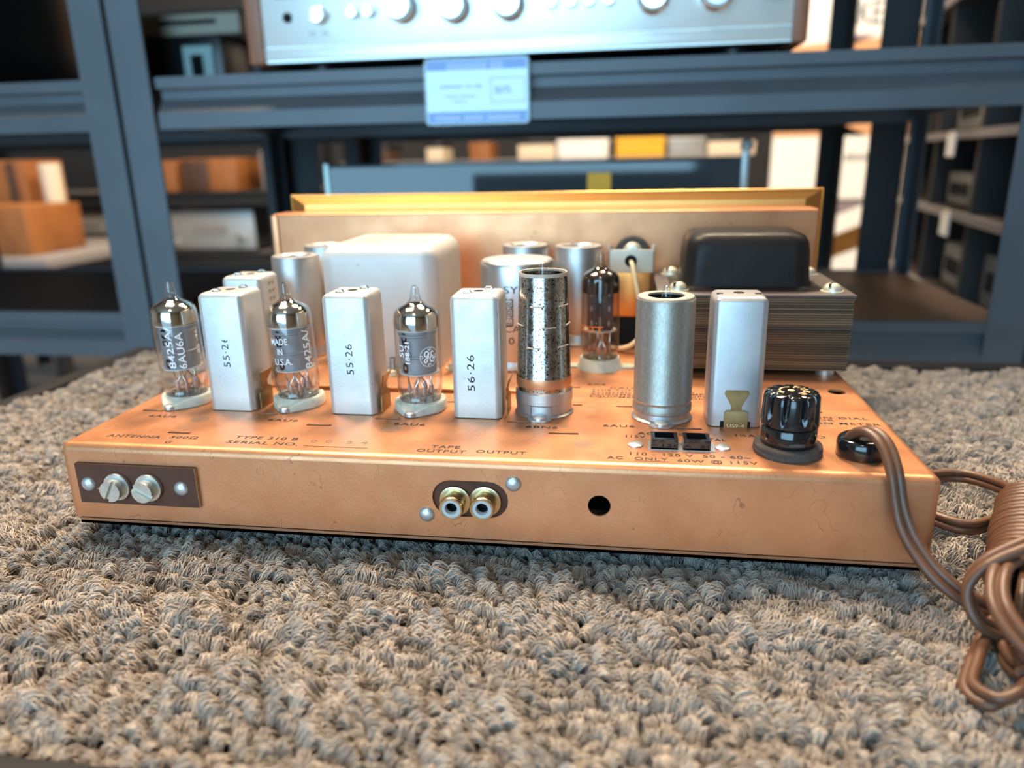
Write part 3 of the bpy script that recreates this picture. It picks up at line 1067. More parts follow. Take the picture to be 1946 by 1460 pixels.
# --- fuse holder
fx, fy = 265.2, 18.6
fh = tp('fuse_holder', lathe([(9.0, 3.4), (9.2, 3.8), (9.2, 9.6), (8.9, 10.1), (8.5, 10.3)], 40, (fx, fy, 0)), 'bakelite')
fh['label'] = 'black bakelite fuse holder on a grey rubber washer'
tp('rubber_washer', lathe([(11.1, 0), (11.4, .5), (11.4, 1.6), (11.15, 1.9), (11.35, 2.3), (11.2, 3.2), (10.4, 3.6), (8, 3.6)], 40, (fx, fy, 0)), 'rubber', fh)
n = 140
V, F = [], []
lev = [(8.9, 10.5, 0.0), (9.5, 10.7, 0.0), (9.55, 11.6, 0.0), (9.5, 13.0, .55), (9.4, 15.0, 1.0), (9.2, 18.5, 1.0), (9.05, 20.4, 1.0), (8.6, 21.4, .95), (7.7, 21.9, .8), (6.6, 22.0, .4), (0.01, 22.0, 0)]
for i in range(n):
    a = 2 * math.pi * i / n
    fl = max(0, math.cos(a * 10 + .6)) ** 2.2
    for r, z, d in lev:
        rr = r - 1.9 * d * fl
        V.append((fx + rr * math.cos(a), fy + rr * math.sin(a), z))
m = len(lev)
for i in range(n):
    j = (i + 1) % n
    for k in range(m - 1):
        F.append((i * m + k, j * m + k, j * m + k + 1, i * m + k + 1))
cap = tp('fuse_cap', (V, F), 'bakelite', fh)
tp('grip_notch', rot(box(fx - 2.6, fx + 2.6, fy - 9.5, fy - 9.0, 5.0, 6.2, bev=.25, seg=1), 'Z', 6, (fx, fy, 0)), 'rubber', fh)
mark = [lathe([(1.15, 22.02), (.01, 22.08)], 16, (fx - .4, fy + .3, 0), caps=False)]
arc = [(fx + 4.4 * math.cos(a), fy + 4.4 * math.sin(a)) for a in np.linspace(R_(95), R_(200), 12)] + [(fx + 3.9 * math.cos(a), fy + 3.9 * math.sin(a)) for a in np.linspace(R_(200), R_(95), 12)]
mark.append(move(plate([arc], .05), 0, 0, 22.08))
mark.append(move(plate([[(fx - 5.3, fy - 1.2), (fx - 2.9, fy - 1.6), (fx - 3.6, fy - 3.1)]], .05), 0, 0, 22.08))
for t, an in (("F", 62), ("U", 24), ("S", -14), ("E", -54)):
    g = text(t, -1.0, 1.0, -1.0, 2.1, bold=.1)
    g = rot(g, 'Z', an - 90)
    mark.append(move(g, fx + 4.3 * math.cos(R_(an)), fy + 4.3 * math.sin(R_(an)), 22.08))
tp('gold_marking', join(*mark), 'print_gold', fh, smooth=False)

# --- accessory outlet: two black sockets in a metal plate, two rivets
op = tp('outlet_plate', box(218, 241, 15.2, 23.4, .02, .35), 'aluminium')
for x0 in (219.0, 230.0):
    ol = rect_pts(x0, x0 + 9.2, 15.6, 23.2)
    il = rect_pts(x0 + 1.3, x0 + 7.9, 17.2, 22.6)
    tp('outlet_socket', join(move(plate([ol, il], 3.6), 0, 0, 4.0), box(x0, x0 + 9.2, 15.6, 23.2, .35, .9)), 'bakelite', op)
for x in (213.6, 243.7):
    tp('rivet', lathe([(2.8, 0), (2.75, .5), (2.0, .9), (.01, 1.05)], 24, (x, 19.4, 0)), 'rivet')

# --- strain relief for the cord
sx, sy = 289.0, 18.2
sr = tp('strain_relief', lathe([(7.6, 0), (8.0, .8), (8.0, 4.6), (7.6, 5.9), (6.6, 6.6), (4.6, 6.7), (3.4, 6.0), (3.2, 1.0)], 40, (sx, sy, 0), caps=False), 'bakelite')
tp('relief_insert', lathe([(3.3, 5.4), (.01, 5.4)], 20, (sx, sy, 0), caps=False), 'black_void', sr)
tp('relief_split', rot(box(sx - .35, sx + .35, sy - 8.15, sy - 3.5, .5, 6.55, bev=.15), 'Z', 8, (sx, sy, 0)), 'black_void', sr)

# --- power transformer
TXR = (224, 309, 112.5, 180, 1.8, 36.6)
x0, x1, y0, y1, z0, z1 = TXR
lam = []
nl = 30
th = (z1 - 3.0) / nl
for i in range(nl):
    e = random.uniform(-.28, .12)
    e2 = random.uniform(-.28, .12)
    zz = 3.0 + i * th
    lam.append(box(x0 - e2, x1 + e - (nl - i) * 0.0, y0 - e, y1 + e, zz + .05, zz + th - random.uniform(.25, .42)))
pt = tp('power_transformer', join(box(x0 - .6, x1 + .6, y0 - .6, y1 + .6, z1, z1 + 1.3, bev=.4)), 'transformer_flange')
pt['label'] = 'black power transformer with laminated core'
tp('core_block', box(x0 + .7, x1 - .7, y0 + .7, y1 - .7, 3, z1), 'black_void', pt)
lo = tp('lamination_stack', join(*lam), 'lamination', pt, smooth=False)
lo['kind'] = 'stuff'
# drawn steel bell: flared foot, steep walls, domed top
bxc = [(0.0, 37.9, 9.5), (2.6, 38.3, 9), (4.6, 39.4, 8.5), (5.6, 42, 8), (6.3, 55, 8), (6.9, 59, 8), (8.4, 61.8, 8), (11, 63.3, 8), (16, 63.9, 8)]
V, F = [], []
bx0, bx1, by0, by1 = 230.0, 299.0, 119.5, 176.0
NS = 8
for ins, z, r in bxc:
    ring = []
    a0_, a1_, b0_, b1_ = bx0 + ins, bx1 - ins, by0 + ins, by1 - ins
    r = max(.5, min(r, (b1_ - b0_) / 2 - .1))
    for (cx, cy, st) in ((a1_ - r, b0_ + r, -90), (a1_ - r, b1_ - r, 0), (a0_ + r, b1_ - r, 90), (a0_ + r, b0_ + r, 180)):
        for k in range(NS + 1):
            a = R_(st + 90 * k / NS)
            ring.append((cx + r * math.cos(a), cy + r * math.sin(a), z))
    V.extend(ring)
m = 4 * (NS + 1)
for i in range(len(bxc) - 1):
    for k in range(m):
        l = (k + 1) % m
        F.append((i * m + k, i * m + l, (i + 1) * m + l, (i + 1) * m + k))
F.append(tuple((len(bxc) - 1) * m + k for k in range(m)))
tp('bell_cover', (V, F), 'transformer_black', pt)
for x, y in ((301.2, 121), (233, 122.5), (232, 172), (301.5, 172)):
    k = tp('mounting_screw', lathe([(5.0, 37.9), (5.0, 38.5), (4.2, 38.6), (4.0, 39.6), (3.2, 41.0), (1.8, 41.8), (.01, 42.0)], 24, (x, y, 0)), 'screw_cream', pt)
    tp('screw_slot', rot(box(x - 4.0, x + 4.0, y - .35, y + .35, 40.2, 42.05), 'Z', 55, (x, y, 0)), 'black_void', pt)
for x in (233, 301):
    for y in (119, 172):
        tp('spacer_nut', lathe([(4.2, 0), (4.2, 3.0)], 12, (x, y, 0)), 'rivet', pt)
tp('flange_slot', box(226, 231, 158, 159, 37.9, 37.97), 'black_void', pt)

# --- dial lamp bracket with dial-cord wheel, in front of the housing
bp = [(-12, 8), (-12, 0), (12, 0), (12, 8)]
prof = []
bk = []
for a, b in zip(bp[:-1], bp[1:]):
    pass
br = tp('lamp_bracket', join(box(199.5, 223, 168, 168.8, 39.5, 51.5, bev=.3), box(199.5, 200.3, 168, 190, 39.5, 51.5, bev=.3), box(222.2, 223, 168, 190, 39.5, 51.5, bev=.3),
                             tube([(199.9, 168.4, 51), (199.7, 168.4, 54.2)], .7, 8), tube([(222.6, 168.4, 51), (222.8, 168.4, 54.2)], .7, 8)), 'bracket_cream')
tp('bracket_block', box(201, 221.5, 168.4, 190, 15.5, 39.5, bev=.5), 'copper_shaded', br)
tp('dial_wheel', move(lathe([(2, -2), (8.6, -2), (9.4, -1.2), (9.0, 0), (9.4, 1.2), (8.6, 2), (2, 2)], 36, (0, 0, 0), 'Y-'), 211.8, 176, 48.5), 'rubber', br)
tp('wheel_hub', move(lathe([(5, 0), (5, 3), (3.5, 4.5), (.01, 4.8)], 24, (0, 0, 0), 'Y-'), 211.8, 173, 50.0), 'screw_cream', br)
tp('grommet', move(lathe([(3.0, 0), (3.2, .5), (2.4, .9), (2.1, .2), (.01, .1)], 20, (0, 0, 0), 'Y-'), 211.0, 168, 45.6), 'black_void', br)
tp('lamp_wire', tube(catmull([(211, 169, 45.6), (212, 164, 43.5), (214, 160, 35), (216.0, 157, 26), (217.5, 155, 17), (216, 150, 9), (212, 149, 4.5), (206, 152, 2.0), (200, 158, 1.4)], 8), 1.15, 10), 'wire_cream', br)
tp('shadow_block', box(200, 224, 170, 191, 0.1, 15.0), 'black_void', br)  # solid black block drawn as the shadow below the bracket

# ================================================================== vacuum tubes (plugged in: things of their own)
def bulb_profile(r, h, tip):
    p = [(0.01, 0.2), (r * .62, 0.0), (r * .84, .5), (r * .93, 2.0), (r * .90, 3.2), (r * .97, 4.4), (r, 6.5), (r, h - 6.2), (r * .985, h - 4.0), (r * .93, h - 2.3),
         (r * .82, h - 1.0), (r * .62, h + .1), (r * .42, h + 1.0), (r * .28, h + 2.0), (r * .22, h + 3.2), (r * .24, h + 3.8), (r * .20, h + 4.4), (r * .17, h + tip - 1.6), (r * .13, h + tip - .5), (0.01, h + tip)]
    return p


def vacuum_tube(x, y, z, label, r=9.25, h=40.0, tip=8.0, dark=False, ang=0.0, tilt=(0, 0), win=-118):
    t = thing('vacuum_tube', (x, y, z), label, 'vacuum tube', 'vacuum tubes on the tuner', rz=R_(ang))
    t.rotation_euler = (R_(tilt[0]), R_(tilt[1]), R_(ang))
    obj('glass_bulb', lathe(bulb_profile(r, h, tip), 48), 'glass_smoke' if dark else 'glass', t)
    gm = 'getter_dark' if dark else 'getter'
    g0 = h - 9.5 if not dark else h - 10.8
    obj('getter_coat', lathe([(r * .955, g0 + .8), (r * .965, h - 6.2), (r * .95, h - 4.1), (r * .895, h - 2.6), (r * .78, h - 1.4), (r * .58, h - .3), (r * .36, h + .7)], 48, caps=False), gm, t)
    if not dark:
        zt, zb = h - 9.6, 13.0
        el = [(7.4, 1.0), (7.4, 1.0)]
        pr = [(7.3, zb)]
        for zc in (zb + 7.0, zb + 15.5):
            pr += [(7.3, zc - .7), (7.7, zc - .3), (7.7, zc + .3), (7.3, zc + .7)]
        pr += [(7.3, zt)]
        obj('anode_plate', lathe(pr, 40), 'tube_plate', t)
        for zc, a in ((zb + 2.4, win), (zt - 2.8, win), (zb + 11.3, win)):
            hgt = 2.6 if zc != zb + 11.3 else 1.4
            ov = plate([stadium_pts(0, 0, 3.1, hgt)], .02)
            ov = ([(p[0] * (1.0), p[1] * 1.6, p[2]) for p in ov[0]], ov[1])
            obj('plate_window', wrap(ov, (0, 0), 7.42, a, zc), 'black_void', t, smooth=False)
        obj('mica_spacer', join(lathe([(8.3, zt), (8.3, zt + .35)], 32), lathe([(8.2, zb - .4), (8.2, zb)], 32)), 'mica', t)
    else:
        zt, zb = h - 9.6, 15.0
        ob = [(-5.2, -2.6), (5.2, -2.6), (5.2, 2.6), (-5.2, 2.6)]
        obj('anode_plate', join(box(-5.4, 5.4, -3.4, 3.4, zb, zt, bev=.5), box(-.9, .9, -4.6, 4.6, zb, zt, bev=.3), box(-6.2, -5.2, -.3, .3, zb, zt), box(5.2, 6.2, -.3, .3, zb, zt)), 'tube_plate_dark', t)
        for zc in (zb + 3.5, zb + 10.5, zb + 17.5):
            for xx in (-4.0, 4.2):
                obj('plate_window', box(xx - .4, xx + .4, -3.46, -3.3, zc - 1.2, zc + 1.2), 'grey_mid', t, smooth=False)
        obj('mica_spacer', join(lathe([(8.0, zt), (8.0, zt + .35)], 32), lathe([(8.0, zb - .4), (8.0, zb)], 32)), 'mica', t)
    for i in range(7):
        a = R_(-100 + i * 45)
        px, py = 4.9 * math.cos(a), 4.9 * math.sin(a)
        qx, qy = 5.2 * math.cos(a + .3 * (-1) ** i), 4.2 * math.sin(a + .3 * (-1) ** i)
        obj('lead', tube(catmull([(px, py, -2.6), (px, py, 4.0), (px * 1.0, py * 1.0, 6.5), (qx * .9, qy * .9, 9.5), (qx, qy, zb)], 3), .34, 6), 'tube_lead', t)
        obj('glass_bead', lathe([(0.01, 3.0), (.9, 3.6), (1.1, 4.8), (.7, 6.2), (.3, 7.0)], 10, (px, py, 0)), 'bead', t)
    obj('glass_base', lathe([(r * .60, .3), (r * .80, .9), (r * .86, 2.2), (r * .83, 3.3), (r * .88, 4.6), (r * .9, 6.4)], 40, caps=False), 'glass_smoke' if dark else 'glass', t)
    obj('tip_core', tube([(0, 0, h + 1.5), (0, 0, h + tip - 1.2)], r * .07, 8), 'glass', t)
    obj('stem_press', lathe([(0.01, 3.4), (r * .72, 3.4), (r * .86, 2.6)], 28, caps=False), 'glass', t)
    return t


GR = 9.25 + .06
t1 = vacuum_tube(21.6, 52.5, 3.3, 'glass tube printed 8425A/6AU6A, leftmost on the copper deck', tilt=(0, -1.2), h=40.6, tip=9.0, win=-104)
t2 = vacuum_tube(72.2, 54.0, 3.3, 'glass tube printed MADE IN U.S.A. between two white cans', tilt=(0, -1.8), h=40.2, tip=8.6, win=-110)
t3 = vacuum_tube(126.0, 53.0, 3.3, 'glass tube with round white monogram beside the third white can', h=40.0, tip=8.2, win=-122)
t4 = vacuum_tube(197.0, 122.5, 4.0, 'dark smoky rectifier tube standing behind the two shields', r=9.1, h=43.2, tip=8.4, dark=True)


def vert(shape):
    """turn lettering so it reads from bottom to top"""
    return [(-p[1], p[0], 0) for p in shape[0]], shape[1]


def on_bulb(t, shape, ang, z, mat='print_white', r=GR):
    obj('printed_lettering', wrap(shape, (0, 0), r, ang, z), mat, t, smooth=False)


on_bulb(t1, vert(text('8425A/', 0, 17.5, 0, 2.7, bold=.08)), -73, 14.0)
on_bulb(t1, vert(text('6AU6A', 0, 15.5, 0, 2.9, bold=.08)), -47, 13.5)
on_bulb(t1, vert(text('85 -46', 0, 10, 0, 1.8, bold=.05)), -2, 19.0)
for wd, s_, zz, of in ((7.6, 'MADE', 24.6, 0), (2.4, 'IN', 20.4, 2.6), (7.8, 'U.S.A.', 16.2, .6)):
    on_bulb(t2, text(s_, of, of + wd, 0, 2.6, bold=.12), -122, zz)
on_bulb(t2, vert(text('8425A/', 0, 16.5, 0, 3.3, bold=.08)), -17, 13.4)
on_bulb(t3, vert(text('188-21', 0, 8.8, 0, 1.9, bold=.16)), -96, 18.0)
on_bulb(t3, vert(text('5U', 0, 5.0, 0, 2.2, bold=.06)), -112, 20.5)
# round monogram: ring, four scrolls and two looped script capitals
ring = plate([circle_pts(0, 0, 4.1, 40), circle_pts(0, 0, 3.8, 40)], .02)


def stroke(pts, w, n=6):
    P = catmull([(a, b, 0) for a, b in pts], n)
    l, r = [], []
    for i in range(len(P)):
        d = (P[min(i + 1, len(P) - 1)] - P[max(i - 1, 0)])
        d.normalize()
        nn = Vector((-d.y, d.x, 0))
        l.append(tuple(P[i] + nn * w / 2))
        r.append(tuple(P[i] - nn * w / 2))
    k = len(P)
    return l + r, [(i, i + 1, k + i + 1, k + i) for i in range(k - 1)]


G_ = [(-.3, 1.6), (-.9, 2.3), (-1.8, 1.9), (-2.1, .9), (-1.6, .2), (-.8, .6), (-.3, 1.6), (-.5, .2), (-.9, -1.4), (-1.7, -2.2), (-2.3, -1.6), (-1.5, -.6), (-.2, 0)]
E_ = [(1.9, 1.7), (1.4, 2.2), (.7, 1.6), (.9, .6), (1.5, .3), (.6, .1), (.2, -.9), (.7, -1.9), (1.7, -1.9), (2.4, -1.1), (2.1, -.3), (1.5, -.5), (1.6, -1.1)]
scr = []
for i in range(4):
    a = R_(90 * i)
    c_, s_ = math.cos(a), math.sin(a)
    q = [(.5, 3.8), (.6, 3.1), (.0, 2.75), (-.5, 3.1), (-.2, 3.45)]
    scr.append(stroke([(u * c_ - v * s_, u * s_ + v * c_) for u, v in q], .28, 4))
on_bulb(t3, move(join(ring, stroke(G_, .5), stroke(E_, .5), *scr), 0, 0, 0), -46, 20.5)
on_bulb(t4, text('SCOTT', 0, 17.0, 0, 2.9, bold=.25), -186, 15.0, 'print_orange', 9.2)

# --- shielded tubes: a plain tube inside, a shield over it
def inner_tube(x, y, z, label, h, tip, r=8.2):
    t = thing('vacuum_tube', (x, y, z), label, 'vacuum tube', 'vacuum tubes on the tuner')
    obj('glass_bulb', lathe(bulb_profile(r, h, tip), 32), 'glass', t)
    obj('getter_coat', lathe([(r * .95, h - 9), (r * .95, h - 4.1), (r * .88, h - 2.6), (r * .74, h - 1.4), (r * .4, h + .4)], 32, caps=False), 'getter_dark', t)
    obj('stem', lathe([(r * .8, 1.5), (r * .8, h - 9)], 24), 'tube_plate_dark', t)
    return t


inner_tube(177.2, 54.5, 1.6, 'tube whose glass tip pokes out of the speckled steel shield', 49.5, 9.6)
inner_tube(224.0, 52.0, 1.6, 'tube whose glass tip pokes out of the plain grey shield', 42.0, 8.6)
# tapered speckled shield with three rows of louvres
sh = thing('tube_shield', (177.2, 54.5, 1.3), 'tapered speckled steel tube shield with louvre slits', 'tube shield', 'tube shields on the tuner')
hS = 55.2
prof = [(10.9, 8.8), (10.9, 10.4), (11.0, 14.2), (10.75, 15.0), (9.35, hS - .5), (9.15, hS), (8.9, hS), (8.9, hS - 1.2), (9.9, 30), (10.3, 10)]
obj('shield_body', lathe(prof, 64, caps=False), 'shield_steel', sh)
obj('base_ring', lathe([(11.0, 3.6), (11.5, 4.2), (11.5, 8.3), (10.95, 9.0)], 56, caps=False), 'aluminium', sh)
obj('top_rim', lathe([(9.3, hS - 1.6), (9.5, hS - .6), (9.2, hS + .2), (8.7, hS + .1), (8.6, hS - .8)], 48, caps=False), 'shield_rim', sh)
obj('copper_band', lathe([(11.03, 10.6), (11.12, 11.0), (11.08, 14.0), (10.98, 14.4)], 48, caps=False), 'copper_box', sh)
for zz, an in ((42.5, -98), (34.5, -72), (26.5, -106), (42.5, -30), (34.8, -150), (34.8, -8), (26.8, -35)):
    rr = 10.75 - (zz - 15) / 40.2 * 1.4 + .12
    lp = plate([stadium_pts(0, 0, 4.8, .75, 5)], .02)
    obj('louvre_slit', wrap(lp, (0, 0), rr, an, zz), 'brass_clip', sh, smooth=False)
    rib = [(rr * math.cos(a), rr * math.sin(a), zz + .55) for a in np.linspace(R_(an) - .27, R_(an) + .27, 8)]
    obj('louvre_lip', tube(rib, .32, 6), 'shield_rim', sh)
skirt = []
for a0_, a1_ in ((-200, -112), (-68, 28), (60, 120)):
    arcp = np.linspace(R_(a0_), R_(a1_), 16)
    v = [(11.2 * math.cos(a), 11.2 * math.sin(a), z) for a in arcp for z in (.2, 4.0)]
    skirt.append((v, [(2 * i, 2 * i + 2, 2 * i + 3, 2 * i + 1) for i in range(15)]))
obj('skirt', join(*skirt), 'aluminium', sh)
# plain grey shield
sh = thing('tube_shield', (224.0, 52.0, 1.3), 'plain cylindrical grey tube shield with open top', 'tube shield', 'tube shields on the tuner')
hS = 46.8
obj('shield_body', lathe([(10.9, 1.9), (11.4, 2.3), (11.4, 4.6), (11.05, 5.2), (11.05, 6.0), (11.45, 6.6), (11.2, 7.4), (11.1, hS - 1.6), (10.8, hS - .5), (10.2, hS), (7.0, hS), (6.8, hS - .6), (9.8, hS - 1.4), (9.9, 6)], 56, caps=False), 'shield_grey', sh)
obj('top_rim', lathe([(10.95, hS - .9), (10.3, hS + .06), (6.95, hS + .06)], 48, caps=False), 'shield_rim', sh)
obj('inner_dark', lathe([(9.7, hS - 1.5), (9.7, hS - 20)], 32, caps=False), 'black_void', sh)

# ================================================================== power cord
cord = thing('power_cord', (338, 0, -37), 'brown two-core power cord wrapped in a bundle on the carpet', 'power cord')
COFF = (-338, 0, 37)
rc = 1.5
fig8 = []
for k in range(-7, 8):
    a = math.pi * k / 8.0
    fig8.append((1.42 + rc * math.cos(a), rc * math.sin(a)))
fig8_l = [(-u, -v) for u, v in fig8]
FIG = fig8 + fig8_l
FIGT = [(v, u) for u, v in FIG][::-1]


def lead(name, pts, nrm=None, closed=False, n=10):
    P = catmull(pts, n, closed)
    if nrm is None:
        nn = None
    elif isinstance(nrm, list):
        nn = [v.normalized() for v in catmull(nrm, n, closed)]
    else:
        nn = [Vector(nrm)] * len(P)
    return obj(name, sweep(P, FIG, nn, closed), 'cord_brown', cord, COFF)


# from the strain relief over the front edge to the bundle
lead('supply_lead', [(285.8, 19.5, 2.0), (285.6, 17.0, 7.2), (287.6, 12.5, 10.8), (290.4, 7.6, 10.6), (292.2, 2.6, 7.6), (293.4, -2.4, 1.6), (294.6, -4.8, -5.9), (296.0, -7.4, -12),
                     (298.4, -11, -17.5), (303, -16.5, -23.5), (310, -20.5, -28.5), (318, -22.0, -31.5), (327, -20, -33.5)],
     [Vector(v) for v in [(.85, .5, 0)] * 3 + [(.85, .4, .1)] * 4 + [(.75, .3, .4)] * 3 + [(.4, .3, .8)] * 3])
# bundle axis
A = Vector((328.5, -19.0, -25.0))
B = Vector((354.0, 33.0, -25.0))
ax = (B - A).normalized()
side = Vector((ax.y, -ax.x, 0))
upv = Vector((0, 0, 1))
turns = 9.5
pts, nr = [], []
nP = int(turns * 28)
for i in range(nP + 1):
    t = i / nP
    a = 2 * math.pi * turns * t
    ra, rb = 10.8 + .35 * math.sin(3 * a + t * 9), 9.6 + .3 * math.sin(2 * a + 4 * t)
    pts.append(A + (B - A) * t + side * ra * math.cos(a) + upv * rb * math.sin(a))
    nr.append(ax)
obj('wrapped_coil', sweep(pts, FIG, nr), 'cord_brown', cord, COFF)
# the hank inside the wrapping: long loops that come out at both ends


def ofs(p, t, s_, u):
    return A + (B - A) * t + side * s_ + upv * u


k_ = 0
for s0, u0, far, near in ((-5.2, -3, 1.55, -.55), (-1.6, 3, 1.42, -.62), (1.8, -3, 1.6, -.5), (4.8, 1.5, 1.5, -.66)):
    p = [ofs(0, .1, s0, u0), ofs(0, .5, s0, u0), ofs(0, .95, s0, u0), ofs(0, far - .2, s0 * 1.2, u0 - 2), ofs(0, far, s0 * .2 + 4, u0 - 5), ofs(0, far - .2, s0 * .2 + 9, u0 - 4), ofs(0, .95, 5 - s0 * .6, u0 * -.6),
         ofs(0, .5, 3 - s0 * .6, u0 * -.8), ofs(0, .1, 3 - s0 * .6, u0 * -.8), ofs(0, near + .25, 8 - s0 * .5, u0 - 4), ofs(0, near, 1, max(-9, u0 - 7)), ofs(0, near + .25, s0 * 1.1, max(-9, u0 - 6))]
    lead('hank_loop', p, (0, 0.1, 1), closed=True, n=8)
# loop that slips out to the left behind the chassis corner
lead('slack_loop', [(352, 36, -31), (346, 42, -34.5), (337, 38, -35), (328.5, 42, -35), (321, 55, -35), (324, 74, -35), (338, 83, -35), (352, 84, -34), (360, 70, -32), (359, 54, -29), (352, 40, -26)], (0, .15, 1))
# big ring and the tail loop towards the camera
lead('tail_loop', [(333, -20, -6), (322, -27, -6.5), (311, -29, -12), (306.5, -30, -20), (309, -34, -28), (318, -33, -32), (330, -28, -31)], [Vector(v) for v in [(.4, .9, .2)] * 7])
lead('tail_loop', [(322, -22, -14), (312.5, -33, -12), (308, -43, -15), (309, -51, -19), (314, -58, -23), (322, -64, -28), (332, -66, -32), (340, -58, -34), (338, -44, -32), (330, -30, -26)], [Vector(v) for v in [(.8, -.5, .2)] * 10])
lead('tail_loop', [(318, -25, -32), (311, -34, -33.5), (304, -45, -34.5), (299.5, -54, -35), (303, -60, -34), (311, -57, -31), (318, -50, -28), (326, -40, -24), (331, -28, -20)], [Vector(v) for v in [(.5, -.3, .8)] * 9])

# ================================================================== shelving racks
def beam_profile(y, z1, sgn):
    """front (sgn=-1) beam of a boltless rack: lip, groove, slope, lip"""
    p = [(0, 0), (0, -10), (8, -10.5), (8, -19.5), (-2, -32), (-2, -46.5), (1, -46.5), (1, -33), (11, -20), (11, 0)]
    return [(y - sgn * a, z1 + b) for a, b in p]


def extr_x(prof, x0, x1):
    n = len(prof)
    V = [(x0, a, b) for a, b in prof] + [(x1, a, b) for a, b in prof]
    F = [(i, (i + 1) % n, n + (i + 1) % n, n + i) for i in range(n)] + [tuple(reversed(range(n))), tuple(range(n, 2 * n))]
    return V, F


def rack(label, x0, x1, y0, y1, shelves, post_w=35.0, steel='rack_steel', zt=900, back_w=None):
    """one bay: four L posts, front and back beams and a board on every level; x0..x1 outer"""
    cx, cy = (x0 + x1) / 2, (y0 + y1) / 2
    t = thing('shelving_rack', (cx, cy, FZ), label, 'shelving rack', 'steel shelving racks')
    of = (-cx, -cy, -FZ)
    for sx_, px in ((1, x0), (-1, x1)):
        for sy_, py in ((1, y0), (-1, y1)):
            a = sorted((px, px + sx_ * (back_w if back_w and sy_ < 0 else post_w)))
            b = sorted((py, py + sy_ * 2.5))
            c = sorted((px, px + sx_ * 2.5))
            d = sorted((py, py + sy_ * post_w))
            obj('post', join(box(a[0], a[1], b[0], b[1], FZ, zt, bev=.6, seg=1), box(c[0], c[1], d[0], d[1], FZ, zt, bev=.6, seg=1)), steel, t, of)
    for z, brd in shelves:
        obj('beam', extr_x(beam_profile(y0 + 2.5, z, -1), x0 + post_w + 4, x1 - 5), steel, t, of, angle=20)
        obj('beam', extr_x([(2 * cy - a, b) for a, b in beam_profile(y0 + 2.5, z, -1)][::-1], x0 + 5, x1 - 5), steel, t, of, angle=20)
        for px in (x0 + 3, x1 - 13):
            obj('side_rail', box(px, px + 10, y0 + 12, y1 - 12, z - 40, z - 8), steel, t, of)
        obj('shelf_panel', box(x0 + 5, x1 - 5, y0 + 14, y1 - 14, z - 11, z - 1.5), brd, t, of)
    return t


SH = ((178, 'shelf_board'), (-47, 'shelf_board_brown'), (520, 'shelf_board'))
rack('blue steel rack holding the silver receiver, right behind the tuner', -272, 555, 457.5, 790, SH, back_w=8)
SHL = ((178, 'shelf_board'), (-47, 'shelf_board'), (520, 'shelf_board'))
rack('blue steel rack at the left edge, its post against the next rack', -1090, -273, 457.5, 790, SHL, back_w=8)
SHB = ((178, 'shelf_board'), (520, 'shelf_board'))
rack('rack blackened as if unlit, standing back to back with the receiver rack', -262, 546, 800, 1120, SHB, 42, steel='rack_black', back_w=30)
rack('rack blackened as if unlit behind the left bay, back to back with the blue rack', -1090, -263, 800, 1120, SHB, 40, steel='rack_black')

# --- silver receiver on the upper shelf
rz = 184.0
ry = 452.0
rx0, rx1 = -116, 336
rcv = thing('receiver', ((rx0 + rx1) / 2, 600, 178), 'silver stereo receiver with walnut side panels on the upper shelf', 'receiver')
ROF = (-(rx0 + rx1) / 2, -600, -178)
obj('cabinet', box(rx0, rx1, ry + 6, 770, rz, rz + 140, bev=2), 'hifi_black', rcv, ROF)
obj('faceplate', join(box(rx0, rx1, ry, ry + 6, rz + 13.5, rz + 140, bev=.8), box(rx0, rx1, ry - .6, ry + 6, rz + 2.5, rz + 12.8, bev=.8), box(rx0, rx1, ry + 1, ry + 6, rz + 1, rz + 14)), 'receiver_face', rcv, ROF)
for a, b in ((rx0 - 15, rx0), (rx1, rx1 + 12)):
    obj('side_panel', box(a, b, ry - 2, 770, rz, rz + 142, bev=1.5), 'walnut', rcv, ROF)
for x in (rx0 + 40, rx1 - 40):
    for y in (ry + 40, 730):
        obj('foot', lathe([(14, 178), (15, rz)], 20, (x, y, 0)), 'black_plastic', rcv, ROF)
obj('dial_window', box(rx0 + 30, rx1 - 30, ry - .8, ry + 1, rz + 76, rz + 122), 'hifi_black', rcv, ROF)
knob_big = [(13, 0), (13, 2), (11, 3), (11, 16), (10, 17.5), (.01, 17.5)]
for x, z in ((13, 224), (59, 222), (106, 222), (225, 222), (275, 222), (318, 230)):
    k = obj('knob', lathe(knob_big, 28, (x, ry, z), 'Y-'), 'receiver_knob', rcv, ROF)
    obj('pointer', box(x - 1.2, x + 1.2, ry - 17.9, ry - 17.3, z + 2, z + 9.5), 'ink_grey', k)
obj('knob', lathe([(7, 0), (7, 1), (5.8, 2), (5.8, 10), (.01, 10.6)], 20, (-62, ry, 221), 'Y-'), 'receiver_knob', rcv, ROF)
for x in (-31, -17, 142, 158, 173, 189):
    obj('push_button', lathe([(5.0, 0), (5.0, 7), (4.2, 7.8), (.01, 7.8)], 18, (x, ry, 222), 'Y-'), 'receiver_knob', rcv, ROF)
obj('headphone_jack', lathe([(4.2, 0), (4.2, .8), (3.0, 1.0), (2.8, .2), (.01, .2)], 18, (-92, ry, 221), 'Y-'), 'black_void', rcv, ROF)
for x in (-70, -58):
    tt = text('12', x - 2.5, x + 2.5, 0, 3)
    obj('panel_lettering', ([(p[0], ry - .3, 206 + p[1]) for p in tt[0]], tt[1]), 'ink_grey', rcv, ROF, smooth=False)
tt = text('PHONES', -102, -82, 0, 3)
obj('panel_lettering', ([(p[0], ry - .3, 236 + p[1]) for p in tt[0]], tt[1]), 'ink_grey', rcv, ROF, smooth=False)

